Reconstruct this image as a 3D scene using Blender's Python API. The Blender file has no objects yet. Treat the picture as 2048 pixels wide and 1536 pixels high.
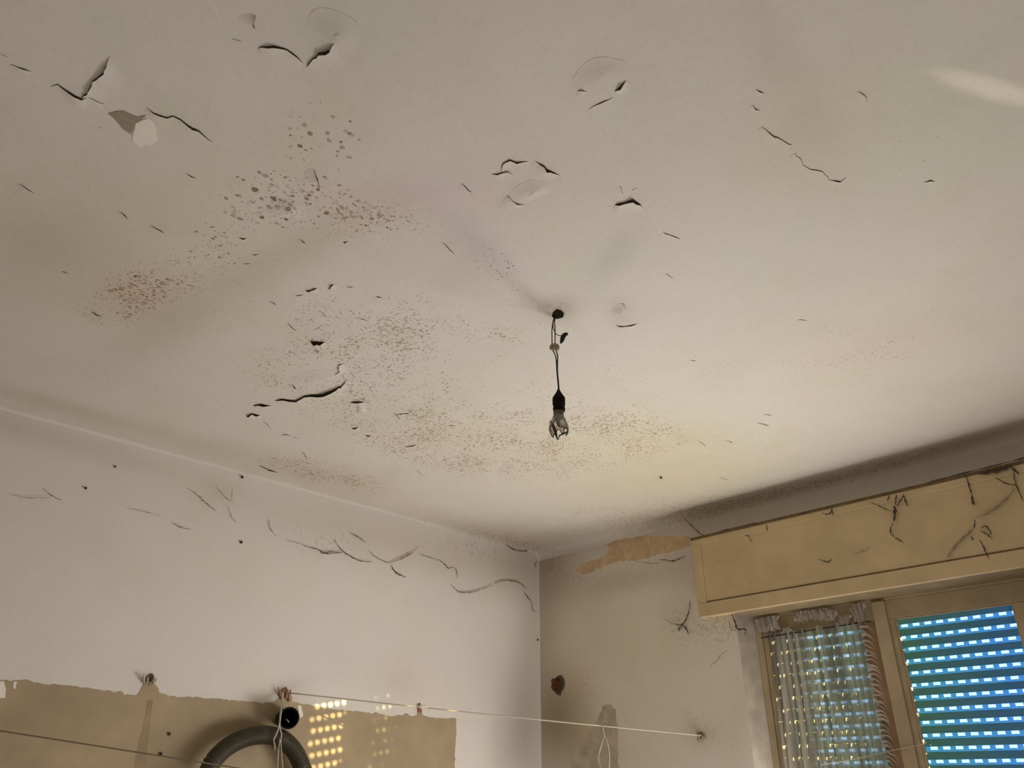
import bpy, bmesh, math, random
from math import sin, cos, pi, radians, sqrt, exp
from mathutils import Vector, Matrix
random.seed(11)
S = bpy.context.scene
COL = S.collection
# ------------------------------------------------------------------ camera, world, light, exposure
FPX, PITCH, ROLL, YAW = 1550.0, radians(27.3), radians(0.29), radians(-45.85)
CAM = Vector((0, 0, 1.55))
H, XL, YW = 2.85, -3.356, 3.504            # ceiling height, left wall plane, window wall plane
XR, YR = 0.61, -0.455                      # the two walls behind the photographer
fwd = Vector((sin(YAW) * cos(PITCH), cos(YAW) * cos(PITCH), sin(PITCH)))
rt = Vector((cos(YAW), -sin(YAW), 0)); upv = rt.cross(fwd)
rt, upv = cos(ROLL) * rt + sin(ROLL) * upv, -sin(ROLL) * rt + cos(ROLL) * upv
cd = bpy.data.cameras.new('camera'); cam = bpy.data.objects.new('camera', cd); COL.objects.link(cam)
cd.sensor_width = 36.0; cd.lens = FPX / 2048 * 36.0; cd.clip_start = 0.02
m = Matrix((rt, upv, -fwd)).transposed().to_4x4(); m.translation = CAM
cam.matrix_world = m
S.camera = cam
vs = S.view_settings
vs.view_transform = 'Standard'; vs.look = 'None'; vs.gamma = 1.0; vs.use_curve_mapping = False
vs.exposure = 0.0

w = bpy.data.worlds.new('sky'); S.world = w; w.use_nodes = True
bg = w.node_tree.nodes['Background']
bg.inputs[0].default_value = (0.40, 0.66, 1.0, 1); bg.inputs[1].default_value = 2.3

def lamp(name, kind, loc, to, energy, color, **kw):
    d = bpy.data.lights.new(name, kind); d.energy = energy; d.color = color
    for k, v in kw.items(): setattr(d, k, v)
    o = bpy.data.objects.new(name, d); COL.objects.link(o)
    o.location = loc
    o.rotation_euler = (Vector(to) - Vector(loc)).to_track_quat('-Z', 'Y').to_euler()
    return o
SUN = Vector((-1, -0.71, -0.135)).normalized()
lamp('evening_sun', 'SUN', (3, 6, 3), Vector((3, 6, 3)) + SUN, 66.0, (1.0, 0.80, 0.42), angle=radians(0.39))
lamp('window_daylight', 'AREA', (-1.32, 3.30, 0.95), (-1.75, 2.0, 1.38), 42.0, (1.0, 0.965, 0.92), shape='RECTANGLE', size=1.3, size_y=0.8)
lamp('floor_bounce', 'AREA', (-0.95, 2.10, 0.30), (-1.75, 1.85, 2.2), 11.0, (1.0, 0.96, 0.91), shape='RECTANGLE', size=1.3, size_y=1.1)  # added fill lamp imitating light bounced up from the floor
lamp('camera_side_fill', 'AREA', (0.50, 0.9, 1.0), (-2.0, 1.9, 1.6), 1.6, (1.0, 0.96, 0.91), shape='RECTANGLE', size=0.9, size_y=1.7)  # added weak fill lamp on the camera side, no doorway known
g = lamp('floor_glint', 'SPOT', (0.30, 1.05, 0.5), (-0.13, 1.53, 2.85), 44.0, (1.0, 0.92, 0.74), spot_size=radians(9.5), spot_blend=1.0, shadow_soft_size=0.01)  # added spot standing in for a reflected sun streak on the ceiling
zd = (Vector((0.30, 1.05, 0.5)) - Vector((-0.13, 1.53, 2.85))).normalized(); xd = Vector((0.46, 0.88, 0)); xd = (xd - zd * xd.dot(zd)).normalized()
g.rotation_euler = Matrix((xd, zd.cross(xd), zd)).transposed().to_euler(); g.scale = (1, 0.15, 1)

# ------------------------------------------------------------------ pixel <-> room helpers
def ray(x, y): return rt * ((x - 1024) / FPX) - upv * ((y - 768) / FPX) + fwd
def onz(x, y, z=H): d = ray(x, y); return CAM + d * ((z - CAM.z) / d.z)
def onx(x, y, X=XL): d = ray(x, y); return CAM + d * ((X - CAM.x) / d.x)
def ony(x, y, Y=YW): d = ray(x, y); return CAM + d * ((Y - CAM.y) / d.y)
def proj(p):
    v = Vector(p) - CAM; k = v.dot(fwd)
    if k < 0.05: return (-9e3, -9e3)
    return 1024 + FPX * v.dot(rt) / k, 768 - FPX * v.dot(upv) / k

# ------------------------------------------------------------------ materials
def new_mat(name):
    mt = bpy.data.materials.new(name); mt.use_nodes = True
    nt = mt.node_tree; b = nt.nodes['Principled BSDF']
    return mt, nt, b
def N(nt, t, **kw):
    n = nt.nodes.new(t)
    for k, v in kw.items(): setattr(n, k, v)
    return n
def mth(nt, op, a, b=None, clamp=False):
    n = N(nt, 'ShaderNodeMath', operation=op); n.use_clamp = clamp
    for i, v in enumerate((a, b)):
        if v is None: continue
        if isinstance(v, (int, float)): n.inputs[i].default_value = v
        else: nt.links.new(v, n.inputs[i])
    return n.outputs[0]
def mixc(nt, fac, a, b, blend='MIX'):
    n = N(nt, 'ShaderNodeMix', data_type='RGBA', blend_type=blend)
    for i, v in ((0, fac), (6, a), (7, b)):
        if isinstance(v, (int, float)): n.inputs[i].default_value = v
        elif isinstance(v, tuple): n.inputs[i].default_value = (*v, 1)
        else: nt.links.new(v, n.inputs[i])
    return n.outputs[2]
def noise(nt, scale, detail=4, vec=None, rough=0.5):
    n = N(nt, 'ShaderNodeTexNoise'); n.inputs['Scale'].default_value = scale
    n.inputs['Detail'].default_value = detail; n.inputs['Roughness'].default_value = rough
    if vec is not None: nt.links.new(vec, n.inputs['Vector'])
    return n
def plain(name, col, rough=0.7, var=0.12, scale=25, bump=0.0, bscale=60, metal=0.0, spec=0.3):
    mt, nt, b = new_mat(name)
    tc = N(nt, 'ShaderNodeNewGeometry').outputs['Position']
    n = noise(nt, scale, 5, tc)
    f = mth(nt, 'MULTIPLY', mth(nt, 'SUBTRACT', n.outputs['Fac'], 0.35), 2.2, True)
    c = mixc(nt, f, tuple(x * (1 - var) for x in col), tuple(min(1, x * (1 + var)) for x in col))
    nt.links.new(c, b.inputs['Base Color'])
    b.inputs['Roughness'].default_value = rough; b.inputs['Metallic'].default_value = metal
    b.inputs['Specular IOR Level'].default_value = spec
    if bump:
        n2 = noise(nt, bscale, 5, tc); bp = N(nt, 'ShaderNodeBump'); bp.inputs['Strength'].default_value = bump
        bp.inputs['Distance'].default_value = 0.004
        nt.links.new(n2.outputs['Fac'], bp.inputs['Height']); nt.links.new(bp.outputs[0], b.inputs['Normal'])
    return mt

def stained_shaded_paint(name, col, mold_a=(0.46, 0.32, 0.23), mold_b=(0.34, 0.22, 0.15), bump=0.25):
    """limewash with baked attributes: tint (stain colour and painted-in shade), mold (R fine spots, G large spots, B sooty specks)"""
    mt, nt, b = new_mat(name)
    L = nt.links.new
    pos = N(nt, 'ShaderNodeNewGeometry').outputs['Position']
    tint = N(nt, 'ShaderNodeAttribute', attribute_name='tint').outputs['Color']
    mold = N(nt, 'ShaderNodeAttribute', attribute_name='mold')
    sep = N(nt, 'ShaderNodeSeparateColor'); L(mold.outputs['Color'], sep.inputs[0])
    base = mixc(nt, 1.0, tuple(col), tint, 'MULTIPLY')
    n1 = noise(nt, 2.2, 6, pos, 0.6)
    cloud = mth(nt, 'MULTIPLY', mth(nt, 'SUBTRACT', n1.outputs['Fac'], 0.42), 3.0, True)
    base = mixc(nt, mth(nt, 'MULTIPLY', cloud, 0.30), base, mixc(nt, 1.0, base, (0.86, 0.84, 0.84), 'MULTIPLY'))
    n3 = noise(nt, 9.0, 4, pos, 0.6)
    c3 = mth(nt, 'MULTIPLY', mth(nt, 'SUBTRACT', n3.outputs['Fac'], 0.5), 3.0, True)
    base = mixc(nt, mth(nt, 'MULTIPLY', c3, 0.25), base, mixc(nt, 1.0, base, (0.93, 0.91, 0.85), 'MULTIPLY'))
    n6 = noise(nt, 3.4, 3, pos, 0.5); sh = N(nt, 'ShaderNodeSeparateColor'); L(n6.outputs['Color'], sh.inputs[0])
    base = mixc(nt, mth(nt, 'MULTIPLY', mth(nt, 'SUBTRACT', sh.outputs[0], 0.45), 3.5, True), base, mixc(nt, 1.0, base, (1.0, 0.975, 0.968), 'MULTIPLY'))
    base = mixc(nt, mth(nt, 'MULTIPLY', mth(nt, 'SUBTRACT', sh.outputs[1], 0.5), 4.0, True), base, mixc(nt, 1.0, base, (0.965, 0.985, 0.93), 'MULTIPLY'))
    n7 = noise(nt, 70, 6, pos, 0.7)
    base = mixc(nt, mth(nt, 'MULTIPLY', mth(nt, 'SUBTRACT', n7.outputs['Fac'], 0.5), 2.5, True), base, mixc(nt, 1.0, base, (0.90, 0.88, 0.85), 'MULTIPLY'))
    # distorted coordinates so that the spots are not round discs
    nd = noise(nt, 40, 2, pos)
    dv = N(nt, 'ShaderNodeVectorMath', operation='SCALE'); dv.inputs['Scale'].default_value = 0.010
    L(nd.outputs['Color'], dv.inputs[0])
    pv = N(nt, 'ShaderNodeVectorMath', operation='ADD'); L(pos, pv.inputs[0]); L(dv.outputs[0], pv.inputs[1])
    nc = noise(nt, 6.5, 4, pos, 0.6)
    clump = mth(nt, 'MULTIPLY', mth(nt, 'SUBTRACT', nc.outputs['Fac'], 0.36), 4.2, True)
    clump = mth(nt, 'ADD', mth(nt, 'MULTIPLY', clump, 0.75), 0.40)
    def spots(scale, dens, lo, hi, edge):
        dens = mth(nt, 'MULTIPLY', dens, clump)
        v = N(nt, 'ShaderNodeTexVoronoi'); v.inputs['Scale'].default_value = scale; L(pv.outputs[0], v.inputs['Vector'])
        sc = N(nt, 'ShaderNodeSeparateColor'); L(v.outputs['Color'], sc.inputs[0])
        r = mth(nt, 'ADD', mth(nt, 'MULTIPLY', sc.outputs[0], hi - lo), lo)
        th = mth(nt, 'MULTIPLY', r, dens)
        d = mth(nt, 'SUBTRACT', th, v.outputs['Distance'])
        k = mth(nt, 'MULTIPLY', d, 1.0 / edge, True)
        return mth(nt, 'MULTIPLY', k, mth(nt, 'ADD', mth(nt, 'MULTIPLY', sc.outputs[1], 0.75), 0.25))
    k1 = spots(115, sep.outputs[0], -0.05, 0.56, 0.14)
    base = mixc(nt, mth(nt, 'MULTIPLY', k1, 0.85), base, mixc(nt, 1.0, base, tuple(mold_a), 'MULTIPLY'))
    k2 = spots(62, sep.outputs[1], -0.18, 0.50, 0.12)
    base = mixc(nt, mth(nt, 'MULTIPLY', k2, 0.95), base, mixc(nt, 1.0, base, tuple(mold_b), 'MULTIPLY'))
    # sooty specks: thresholded fine noise
    n4 = noise(nt, 55, 8, pos, 0.72)
    th = mth(nt, 'SUBTRACT', 0.74, mth(nt, 'MULTIPLY', sep.outputs[2], 0.24))
    k3 = mth(nt, 'MULTIPLY', mth(nt, 'SUBTRACT', n4.outputs['Fac'], th), 7.0, True)
    base = mixc(nt, mth(nt, 'MULTIPLY', k3, 0.38), base, (0.13, 0.10, 0.075))
    L(base, b.inputs['Base Color'])
    b.inputs['Roughness'].default_value = 0.9; b.inputs['Specular IOR Level'].default_value = 0.15
    n5 = noise(nt, 18, 9, pos, 0.66); bp = N(nt, 'ShaderNodeBump')
    bp.inputs['Strength'].default_value = bump; bp.inputs['Distance'].default_value = 0.006
    L(n5.outputs['Fac'], bp.inputs['Height']); L(bp.outputs[0], b.inputs['Normal'])
    return mt

def see_through(name, col, trans, translu, rough=0.6):
    """thin cloth: part holes (transparent), part translucent, part diffuse"""
    mt = bpy.data.materials.new(name); mt.use_nodes = True; nt = mt.node_tree
    nt.nodes.remove(nt.nodes['Principled BSDF']); out = nt.nodes['Material Output']
    d = N(nt, 'ShaderNodeBsdfDiffuse'); d.inputs[0].default_value = (*col, 1)
    t = N(nt, 'ShaderNodeBsdfTranslucent'); t.inputs[0].default_value = (*col, 1)
    m1 = N(nt, 'ShaderNodeMixShader'); m1.inputs[0].default_value = translu
    nt.links.new(d.outputs[0], m1.inputs[1]); nt.links.new(t.outputs[0], m1.inputs[2])
    if trans > 0:
        tr = N(nt, 'ShaderNodeBsdfTransparent'); m2 = N(nt, 'ShaderNodeMixShader')
        pos = N(nt, 'ShaderNodeNewGeometry').outputs['Position']
        n = noise(nt, 30, 4, pos)
        f = mth(nt, 'ADD', mth(nt, 'MULTIPLY', mth(nt, 'SUBTRACT', n.outputs['Fac'], 0.5), 0.8), trans, True)
        if name == 'lace_curtain':      # fold shade painted in as darker, denser vertical bands of lace
            vm = N(nt, 'ShaderNodeVectorMath', operation='MULTIPLY'); nt.links.new(pos, vm.inputs[0]); vm.inputs[1].default_value = (46, 0.0, 1.1)
            ns = noise(nt, 1.0, 3, vm.outputs[0], 0.6)
            fo = mth(nt, 'MULTIPLY', mth(nt, 'SUBTRACT', ns.outputs['Fac'], 0.40), 4.0, True)
            cc = mixc(nt, fo, tuple(x * .42 for x in col), col)
            nt.links.new(cc, d.inputs[0]); nt.links.new(cc, t.inputs[0])
            f = mth(nt, 'MULTIPLY', f, mth(nt, 'ADD', mth(nt, 'MULTIPLY', fo, 0.9), 0.35))      # the left border of the lace is a dense folded hem
            sx = N(nt, 'ShaderNodeSeparateXYZ'); nt.links.new(pos, sx.inputs[0])
            mr = N(nt, 'ShaderNodeMapRange'); nt.links.new(sx.outputs[0], mr.inputs[0])
            mr.inputs[1].default_value = -1.80; mr.inputs[2].default_value = -1.70; mr.inputs[3].default_value = 0.0
            f = mth(nt, 'MULTIPLY', f, mr.outputs[0])
        nt.links.new(f, m2.inputs[0])
        nt.links.new(m1.outputs[0], m2.inputs[1]); nt.links.new(tr.outputs[0], m2.inputs[2])
        nt.links.new(m2.outputs[0], out.inputs[0])
    else: nt.links.new(m1.outputs[0], out.inputs[0])
    return mt
def glass_mat(name, tintc=(0.94, 0.97, 0.96), gloss=0.06, rough=0.02):
    mt = bpy.data.materials.new(name); mt.use_nodes = True; nt = mt.node_tree
    nt.nodes.remove(nt.nodes['Principled BSDF']); out = nt.nodes['Material Output']
    tr = N(nt, 'ShaderNodeBsdfTransparent'); tr.inputs[0].default_value = (*tintc, 1)
    gl = N(nt, 'ShaderNodeBsdfGlossy'); gl.inputs['Roughness'].default_value = rough
    lw = N(nt, 'ShaderNodeLayerWeight'); lw.inputs[0].default_value = 0.35
    f = mth(nt, 'ADD', mth(nt, 'MULTIPLY', lw.outputs['Facing'], gloss * 3), gloss, True)
    mx = N(nt, 'ShaderNodeMixShader'); nt.links.new(f, mx.inputs[0])
    nt.links.new(tr.outputs[0], mx.inputs[1]); nt.links.new(gl.outputs[0], mx.inputs[2])
    nt.links.new(mx.outputs[0], out.inputs[0])
    return mt
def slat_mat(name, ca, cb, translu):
    """shutter plastic, with reflected greenery and sky light painted as a green to blue ramp"""
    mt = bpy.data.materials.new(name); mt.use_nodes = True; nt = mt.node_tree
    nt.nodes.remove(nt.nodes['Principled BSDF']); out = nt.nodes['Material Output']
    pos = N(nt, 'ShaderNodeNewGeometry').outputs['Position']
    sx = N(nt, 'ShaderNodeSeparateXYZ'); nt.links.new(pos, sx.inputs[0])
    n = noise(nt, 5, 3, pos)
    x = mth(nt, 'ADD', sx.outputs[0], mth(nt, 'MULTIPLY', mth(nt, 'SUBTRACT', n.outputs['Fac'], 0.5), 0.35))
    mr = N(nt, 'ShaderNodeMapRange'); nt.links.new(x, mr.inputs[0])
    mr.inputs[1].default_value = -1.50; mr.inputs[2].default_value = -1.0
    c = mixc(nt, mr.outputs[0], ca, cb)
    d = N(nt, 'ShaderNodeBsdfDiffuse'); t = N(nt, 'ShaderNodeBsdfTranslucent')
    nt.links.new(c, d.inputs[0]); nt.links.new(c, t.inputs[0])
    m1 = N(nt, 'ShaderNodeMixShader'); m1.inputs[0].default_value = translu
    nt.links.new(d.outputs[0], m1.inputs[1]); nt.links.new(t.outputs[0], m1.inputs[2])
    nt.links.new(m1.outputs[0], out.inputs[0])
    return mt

M_CEIL = stained_shaded_paint('ceiling_limewash', (0.71, 0.675, 0.615))
M_WALL = stained_shaded_paint('wall_limewash', (0.72, 0.68, 0.625), bump=0.12)
M_PLAIN = plain('far_wall_paint', (0.46, 0.43, 0.385), 0.9, 0.06)
M_FLOOR = plain('floor_tiles', (0.34, 0.26, 0.19), 0.5, 0.2, 4)
M_BARE = plain('bare_plaster', (0.40, 0.305, 0.19), 0.75, 0.13, 7, 0.05, 40)
M_PEEL = plain('ochre_plaster', (0.60, 0.435, 0.27), 0.9, 0.18, 22, 0.2, 60)
M_SOOT = plain('sooty_plaster', (0.50, 0.43, 0.325), 0.9, 0.25, 14, 0.1)
M_REV = plain('dimmed_reveal_plaster', (0.42, 0.36, 0.29), 0.9, 0.2, 12, 0.1)  # dimness of the recessed reveal put into a darker plaster colour
M_WHITE = plain('fresh_plaster', (0.86, 0.80, 0.72), 0.9, 0.05, 30)
M_OLIVE = plain('olive_plaster', (0.33, 0.29, 0.215), 0.9, 0.15, 40)
M_GAP = plain('crack_dirt_shade', (0.13, 0.095, 0.06), 0.95, 0.3, 60)
M_WOOD = plain('cream_gloss_paint', (0.56, 0.43, 0.25), 0.42, 0.10, 9, 0.03, 30)
M_WOOD2 = plain('window_frame_paint', (0.46, 0.365, 0.235), 0.45, 0.12, 12, 0.03, 30)
M_BROWN = plain('shaded_brown_stile', (0.30, 0.185, 0.105), 0.5, 0.15, 14)  # shade on the recessed stile put into a darker brown than the frame
M_DUST = plain('groove_dirt', (0.16, 0.105, 0.05), 0.9, 0.3, 50)
M_WEB = plain('dusty_cobweb', (0.085, 0.065, 0.048), 1.0, 0.3, 90)
M_WEBL = plain('pale_cobweb', (0.26, 0.20, 0.14), 1.0, 0.25, 90)
M_BLACK = plain('black_plastic', (0.009, 0.008, 0.007), 0.45, 0.2, 30, spec=0.2)
M_WIRE = plain('old_flex', (0.022, 0.016, 0.011), 0.8, 0.3, 80, spec=0.1)
M_BLOCK = plain('yellowed_terminal_plastic', (0.42, 0.34, 0.22), 0.5, 0.2, 70)
M_SOCKET = plain('dusty_bakelite', (0.016, 0.012, 0.008), 0.9, 0.5, 60, spec=0.08)
M_CAP = plain('tarnished_brass', (0.16, 0.12, 0.07), 0.45, 0.3, 80, metal=0.5)
M_GLASS = glass_mat('window_glass')
M_BULB = glass_mat('dusty_bulb_glass', (0.66, 0.60, 0.52), 0.10, 0.15)
nt = M_BULB.node_tree; o_ = nt.nodes['Material Output']; pr_ = o_.inputs[0].links[0].from_socket
df_ = N(nt, 'ShaderNodeBsdfDiffuse'); df_.inputs[0].default_value = (0.20, 0.165, 0.125, 1); mx_ = N(nt, 'ShaderNodeMixShader')
nz_ = noise(nt, 55, 4, N(nt, 'ShaderNodeNewGeometry').outputs['Position'])
nt.links.new(mth(nt, 'MULTIPLY', mth(nt, 'SUBTRACT', nz_.outputs['Fac'], 0.36), 2.2, True), mx_.inputs[0])
nt.links.new(pr_, mx_.inputs[1]); nt.links.new(df_.outputs[0], mx_.inputs[2]); nt.links.new(mx_.outputs[0], o_.inputs[0])
M_SHARD = plain('sooted_glass_rim', (0.06, 0.047, 0.035), 0.25, 0.3, 70)
M_HOSE = plain('grey_green_hose', (0.056, 0.047, 0.029), 0.42, 0.15, 20)
M_STRING = plain('cotton_string', (0.55, 0.48, 0.38), 0.9, 0.15, 120)
M_STRINGD = plain('dirty_cord', (0.22, 0.17, 0.11), 0.9, 0.2, 120)
M_PLUG = plain('crumbled_plaster', (0.50, 0.42, 0.33), 0.95, 0.35, 90, 0.3, 120)
M_RED = plain('pink_plug', (0.36, 0.16, 0.12), 0.7, 0.3, 80)
M_RUST = plain('rust', (0.13, 0.040, 0.014), 0.9, 0.5, 70, 0.3, 120)
M_NAIL = plain('dark_iron', (0.03, 0.022, 0.016), 0.5, 0.3, 80)
M_LACE = see_through('lace_curtain', (0.66, 0.60, 0.49), 0.26, 0.38)
M_RUFF = see_through('bunched_lace', (0.66, 0.60, 0.53), 0.10, 0.35)
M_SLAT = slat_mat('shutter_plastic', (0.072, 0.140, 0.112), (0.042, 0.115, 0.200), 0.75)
M_STRIP = slat_mat('shutter_link_strip', (0.005, 0.035, 0.062), (0.005, 0.031, 0.130), 0.85)  # blue glow of sky light below the holes put into this colour

# ------------------------------------------------------------------ mesh helpers
def link(name, me, mats, parent=None):
    o = bpy.data.objects.new(name, me); COL.objects.link(o)
    for mm in (mats if isinstance(mats, (list, tuple)) else [mats]): me.materials.append(mm)
    if parent: o.parent = parent
    return o
def from_bm(name, bm, mats, parent=None, smooth=False):
    me = bpy.data.meshes.new(name); bm.normal_update(); bm.to_mesh(me); bm.free()
    if smooth:
        for p in me.polygons: p.use_smooth = True
    return link(name, me, mats, parent)
def pyd(name, v, f, mats, parent=None, smooth=False):
    me = bpy.data.meshes.new(name); me.from_pydata([tuple(x) for x in v], [], f); me.update()
    if smooth:
        for p in me.polygons: p.use_smooth = True
    return link(name, me, mats, parent)
def thing(o, label, cat, group=None):
    o['label'] = label; o['category'] = cat
    if group: o['group'] = group
    return o
def empty(name, loc, label=None, cat=None, group=None):
    o = bpy.data.objects.new(name, None); o.empty_display_size = 0.05; COL.objects.link(o); o.location = loc
    if label: thing(o, label, cat, group)
    return o
def under(o, parent):
    """parent keeping world coordinates (parents here have no rotation)"""
    o.parent = parent; o.matrix_parent_inverse = Matrix.Translation(-parent.location)
    return o
def struct(o): o['kind'] = 'structure'; return o
def box_bm(bm, a, b, bev=0.0):
    x0, y0, z0 = a; x1, y1, z1 = b
    r = bmesh.ops.create_cube(bm, size=1.0)
    vsx = r['verts']
    for v in vsx:
        v.co = Vector(((x0 + x1) / 2 + v.co.x * (x1 - x0), (y0 + y1) / 2 + v.co.y * (y1 - y0), (z0 + z1) / 2 + v.co.z * (z1 - z0)))
    if bev:
        es = list({e for v in vsx for e in v.link_edges})
        bmesh.ops.bevel(bm, geom=es, offset=bev, segments=2, affect='EDGES', profile=0.5)
def box(name, a, b, mat, parent=None, bev=0.0):
    bm = bmesh.new(); box_bm(bm, a, b, bev)
    o = from_bm(name, bm, mat)
    if parent: under(o, parent)
    return o
def frames(pts):
    ts = []
    for i in range(len(pts)):
        a = pts[max(0, i - 1)]; b = pts[min(len(pts) - 1, i + 1)]
        t = (b - a); ts.append(t.normalized() if t.length > 1e-9 else Vector((0, 0, 1)))
    n = ts[0].orthogonal().normalized(); out = []
    for t in ts:
        n = (n - t * n.dot(t)); n = n.normalized() if n.length > 1e-6 else t.orthogonal().normalized()
        out.append((t, n, t.cross(n)))
    return out
def tube_data(pts, rad, seg=6, cap=True):
    pts = [Vector(p) for p in pts]
    if isinstance(rad, (int, float)): rad = [rad] * len(pts)
    v, f = [], []
    for p, r, (t, n, b) in zip(pts, rad, frames(pts)):
        for k in range(seg):
            a = 2 * pi * k / seg; v.append(p + n * (r * cos(a)) + b * (r * sin(a)))
    for i in range(len(pts) - 1):
        for k in range(seg):
            k2 = (k + 1) % seg
            f.append((i * seg + k, i * seg + k2, (i + 1) * seg + k2, (i + 1) * seg + k))
    if cap:
        f.append(tuple(reversed(range(seg)))); f.append(tuple(range((len(pts) - 1) * seg, len(pts) * seg)))
    return v, f
def merge(parts):
    V, F = [], []
    for v, f in parts:
        o = len(V); V += v; F += [tuple(i + o for i in q) for q in f]
    return V, F
def smooth_path(pts, n=6):
    """Catmull-Rom through the points"""
    P = [Vector(p) for p in pts]
    if len(P) < 3: return [P[0].lerp(P[-1], i / n) for i in range(n + 1)]
    Q = [P[0] * 2 - P[1]] + P + [P[-1] * 2 - P[-2]]; out = []
    for i in range(1, len(Q) - 2):
        a, b, c, d = Q[i - 1:i + 3]
        for k in range(n):
            t = k / n
            out.append(0.5 * (2 * b + (c - a) * t + (2 * a - 5 * b + 4 * c - d) * t * t + (3 * b - a - 3 * c + d) * t ** 3))
    out.append(P[-1]); return out
def lathe_data(prof, center, seg=20, axis=Vector((0, 0, 1))):
    axis = axis.normalized(); n = axis.orthogonal().normalized(); b = axis.cross(n); c = Vector(center)
    v, f = [], []
    for r, h in prof:
        for k in range(seg):
            a = 2 * pi * k / seg; v.append(c + axis * h + n * (r * cos(a)) + b * (r * sin(a)))
    for i in range(len(prof) - 1):
        for k in range(seg):
            k2 = (k + 1) % seg; f.append((i * seg + k, i * seg + k2, (i + 1) * seg + k2, (i + 1) * seg + k))
    return v, f
def poly_plate(name, pts, nrm, th, mat, parent, rag=0.0, step=0.02):
    """thin ragged plate: outline resampled, jittered, extruded by th along nrm"""
    P = []
    nrm = Vector(nrm)
    for i, p in enumerate(pts):
        q = pts[(i + 1) % len(pts)]; n = max(1, int((q - p).length / step))
        for k in range(n):
            j = Vector((random.gauss(0, rag), random.gauss(0, rag), random.gauss(0, rag)))
            j -= nrm * j.dot(nrm)
            P.append(p.lerp(q, k / n) + (j if rag and k else Vector()))
    bm = bmesh.new()
    top = [bm.verts.new(p + nrm * th) for p in P]; bot = [bm.verts.new(p) for p in P]
    bm.faces.new(top); bm.normal_update()
    n = len(P)
    for i in range(n): bm.faces.new((top[i], top[(i + 1) % n], bot[(i + 1) % n], bot[i]))
    bmesh.ops.triangulate(bm, faces=[f for f in bm.faces if len(f.verts) > 4], quad_method='FIXED', ngon_method='EAR_CLIP')
    bmesh.ops.recalc_face_normals(bm, faces=bm.faces)
    o = from_bm(name, bm, mat)
    if parent: under(o, parent)
    return o

# ------------------------------------------------------------------ stains, dirt and some painted-in shade on the plaster
# (px, py, sx, sy, angle deg, colour multiplier)
TINT_CEIL = [
 (830, 385, 120, 32, -3, (.97, .915, .99)), (960, 485, 75, 24, 38, (.93, .895, .985)), (1230, 510, 55, 22, -52, (.88, .89, .91)),
 (470, 560, 190, 34, -28, (.91, .90, .87)), (330, 665, 95, 32, -25, (.89, .88, .85)), (650, 470, 110, 30, -25, (.95, .92, .90)), (120, 480, 150, 60, 20, (.90, .89, .86)),
 (640, 290, 90, 60, -20, (.985, .955, .93)), (270, 595, 80, 34, -12, (.95, .875, .83)), (300, 420, 220, 110, 10, (.97, .95, .92)),
 (1010, 880, 170, 40, 5, (.99, .965, .90)), (1270, 870, 90, 40, 5, (.99, .965, .90)), (1280, 965, 150, 45, 0, (.98, .955, .87)), (1420, 905, 120, 60, 0, (.97, .96, .86)),
 (1850, 260, 260, 130, 0, (.975, .985, .935)), (1600, 290, 95, 80, 40, (.95, .93, .90)), (1750, 690, 190, 70, -10, (.97, .93, .88)), (680, 960, 110, 25, 12, (.95, .90, .87)),
 (100, 806, 150, 11, 15, (.88, .86, .81)), (380, 885, 150, 18, 15, (.94, .93, .90)), (560, 935, 120, 20, 15, (.95, .94, .92)), (1120, 615, 26, 16, 0, (.75, .72, .70)), (1060, 590, 60, 8, 35, (.86, .84, .82)),
 (1050, 350, 130, 60, 0, (1.0, .97, .96)), (1085, 1075, 90, 22, 8, (.80, .77, .74)), (1000, 1075, 110, 16, 14, (.84, .80, .76)), (1250, 1050, 160, 16, -12, (.80, .78, .74)),
 (1500, 1000, 200, 13, -14, (.80, .77, .72)), (1750, 935, 220, 13, -15, (.72, .68, .62)), (1980, 868, 160, 13, -17, (.72, .68, .62)), (1240, 622, 16, 18, 0, (.86, .85, .86)),  # soot plus soft shade painted along the window wall junction
 (20, 560, 130, 120, 0, (.94, .93, .90)), (1560, 130, 130, 40, 60, (.95, .94, .92)), (650, 60, 60, 40, 30, (.93, .93, .93)), (1190, 150, 40, 18, -20, (.90, .89, .88)),
]
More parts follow.
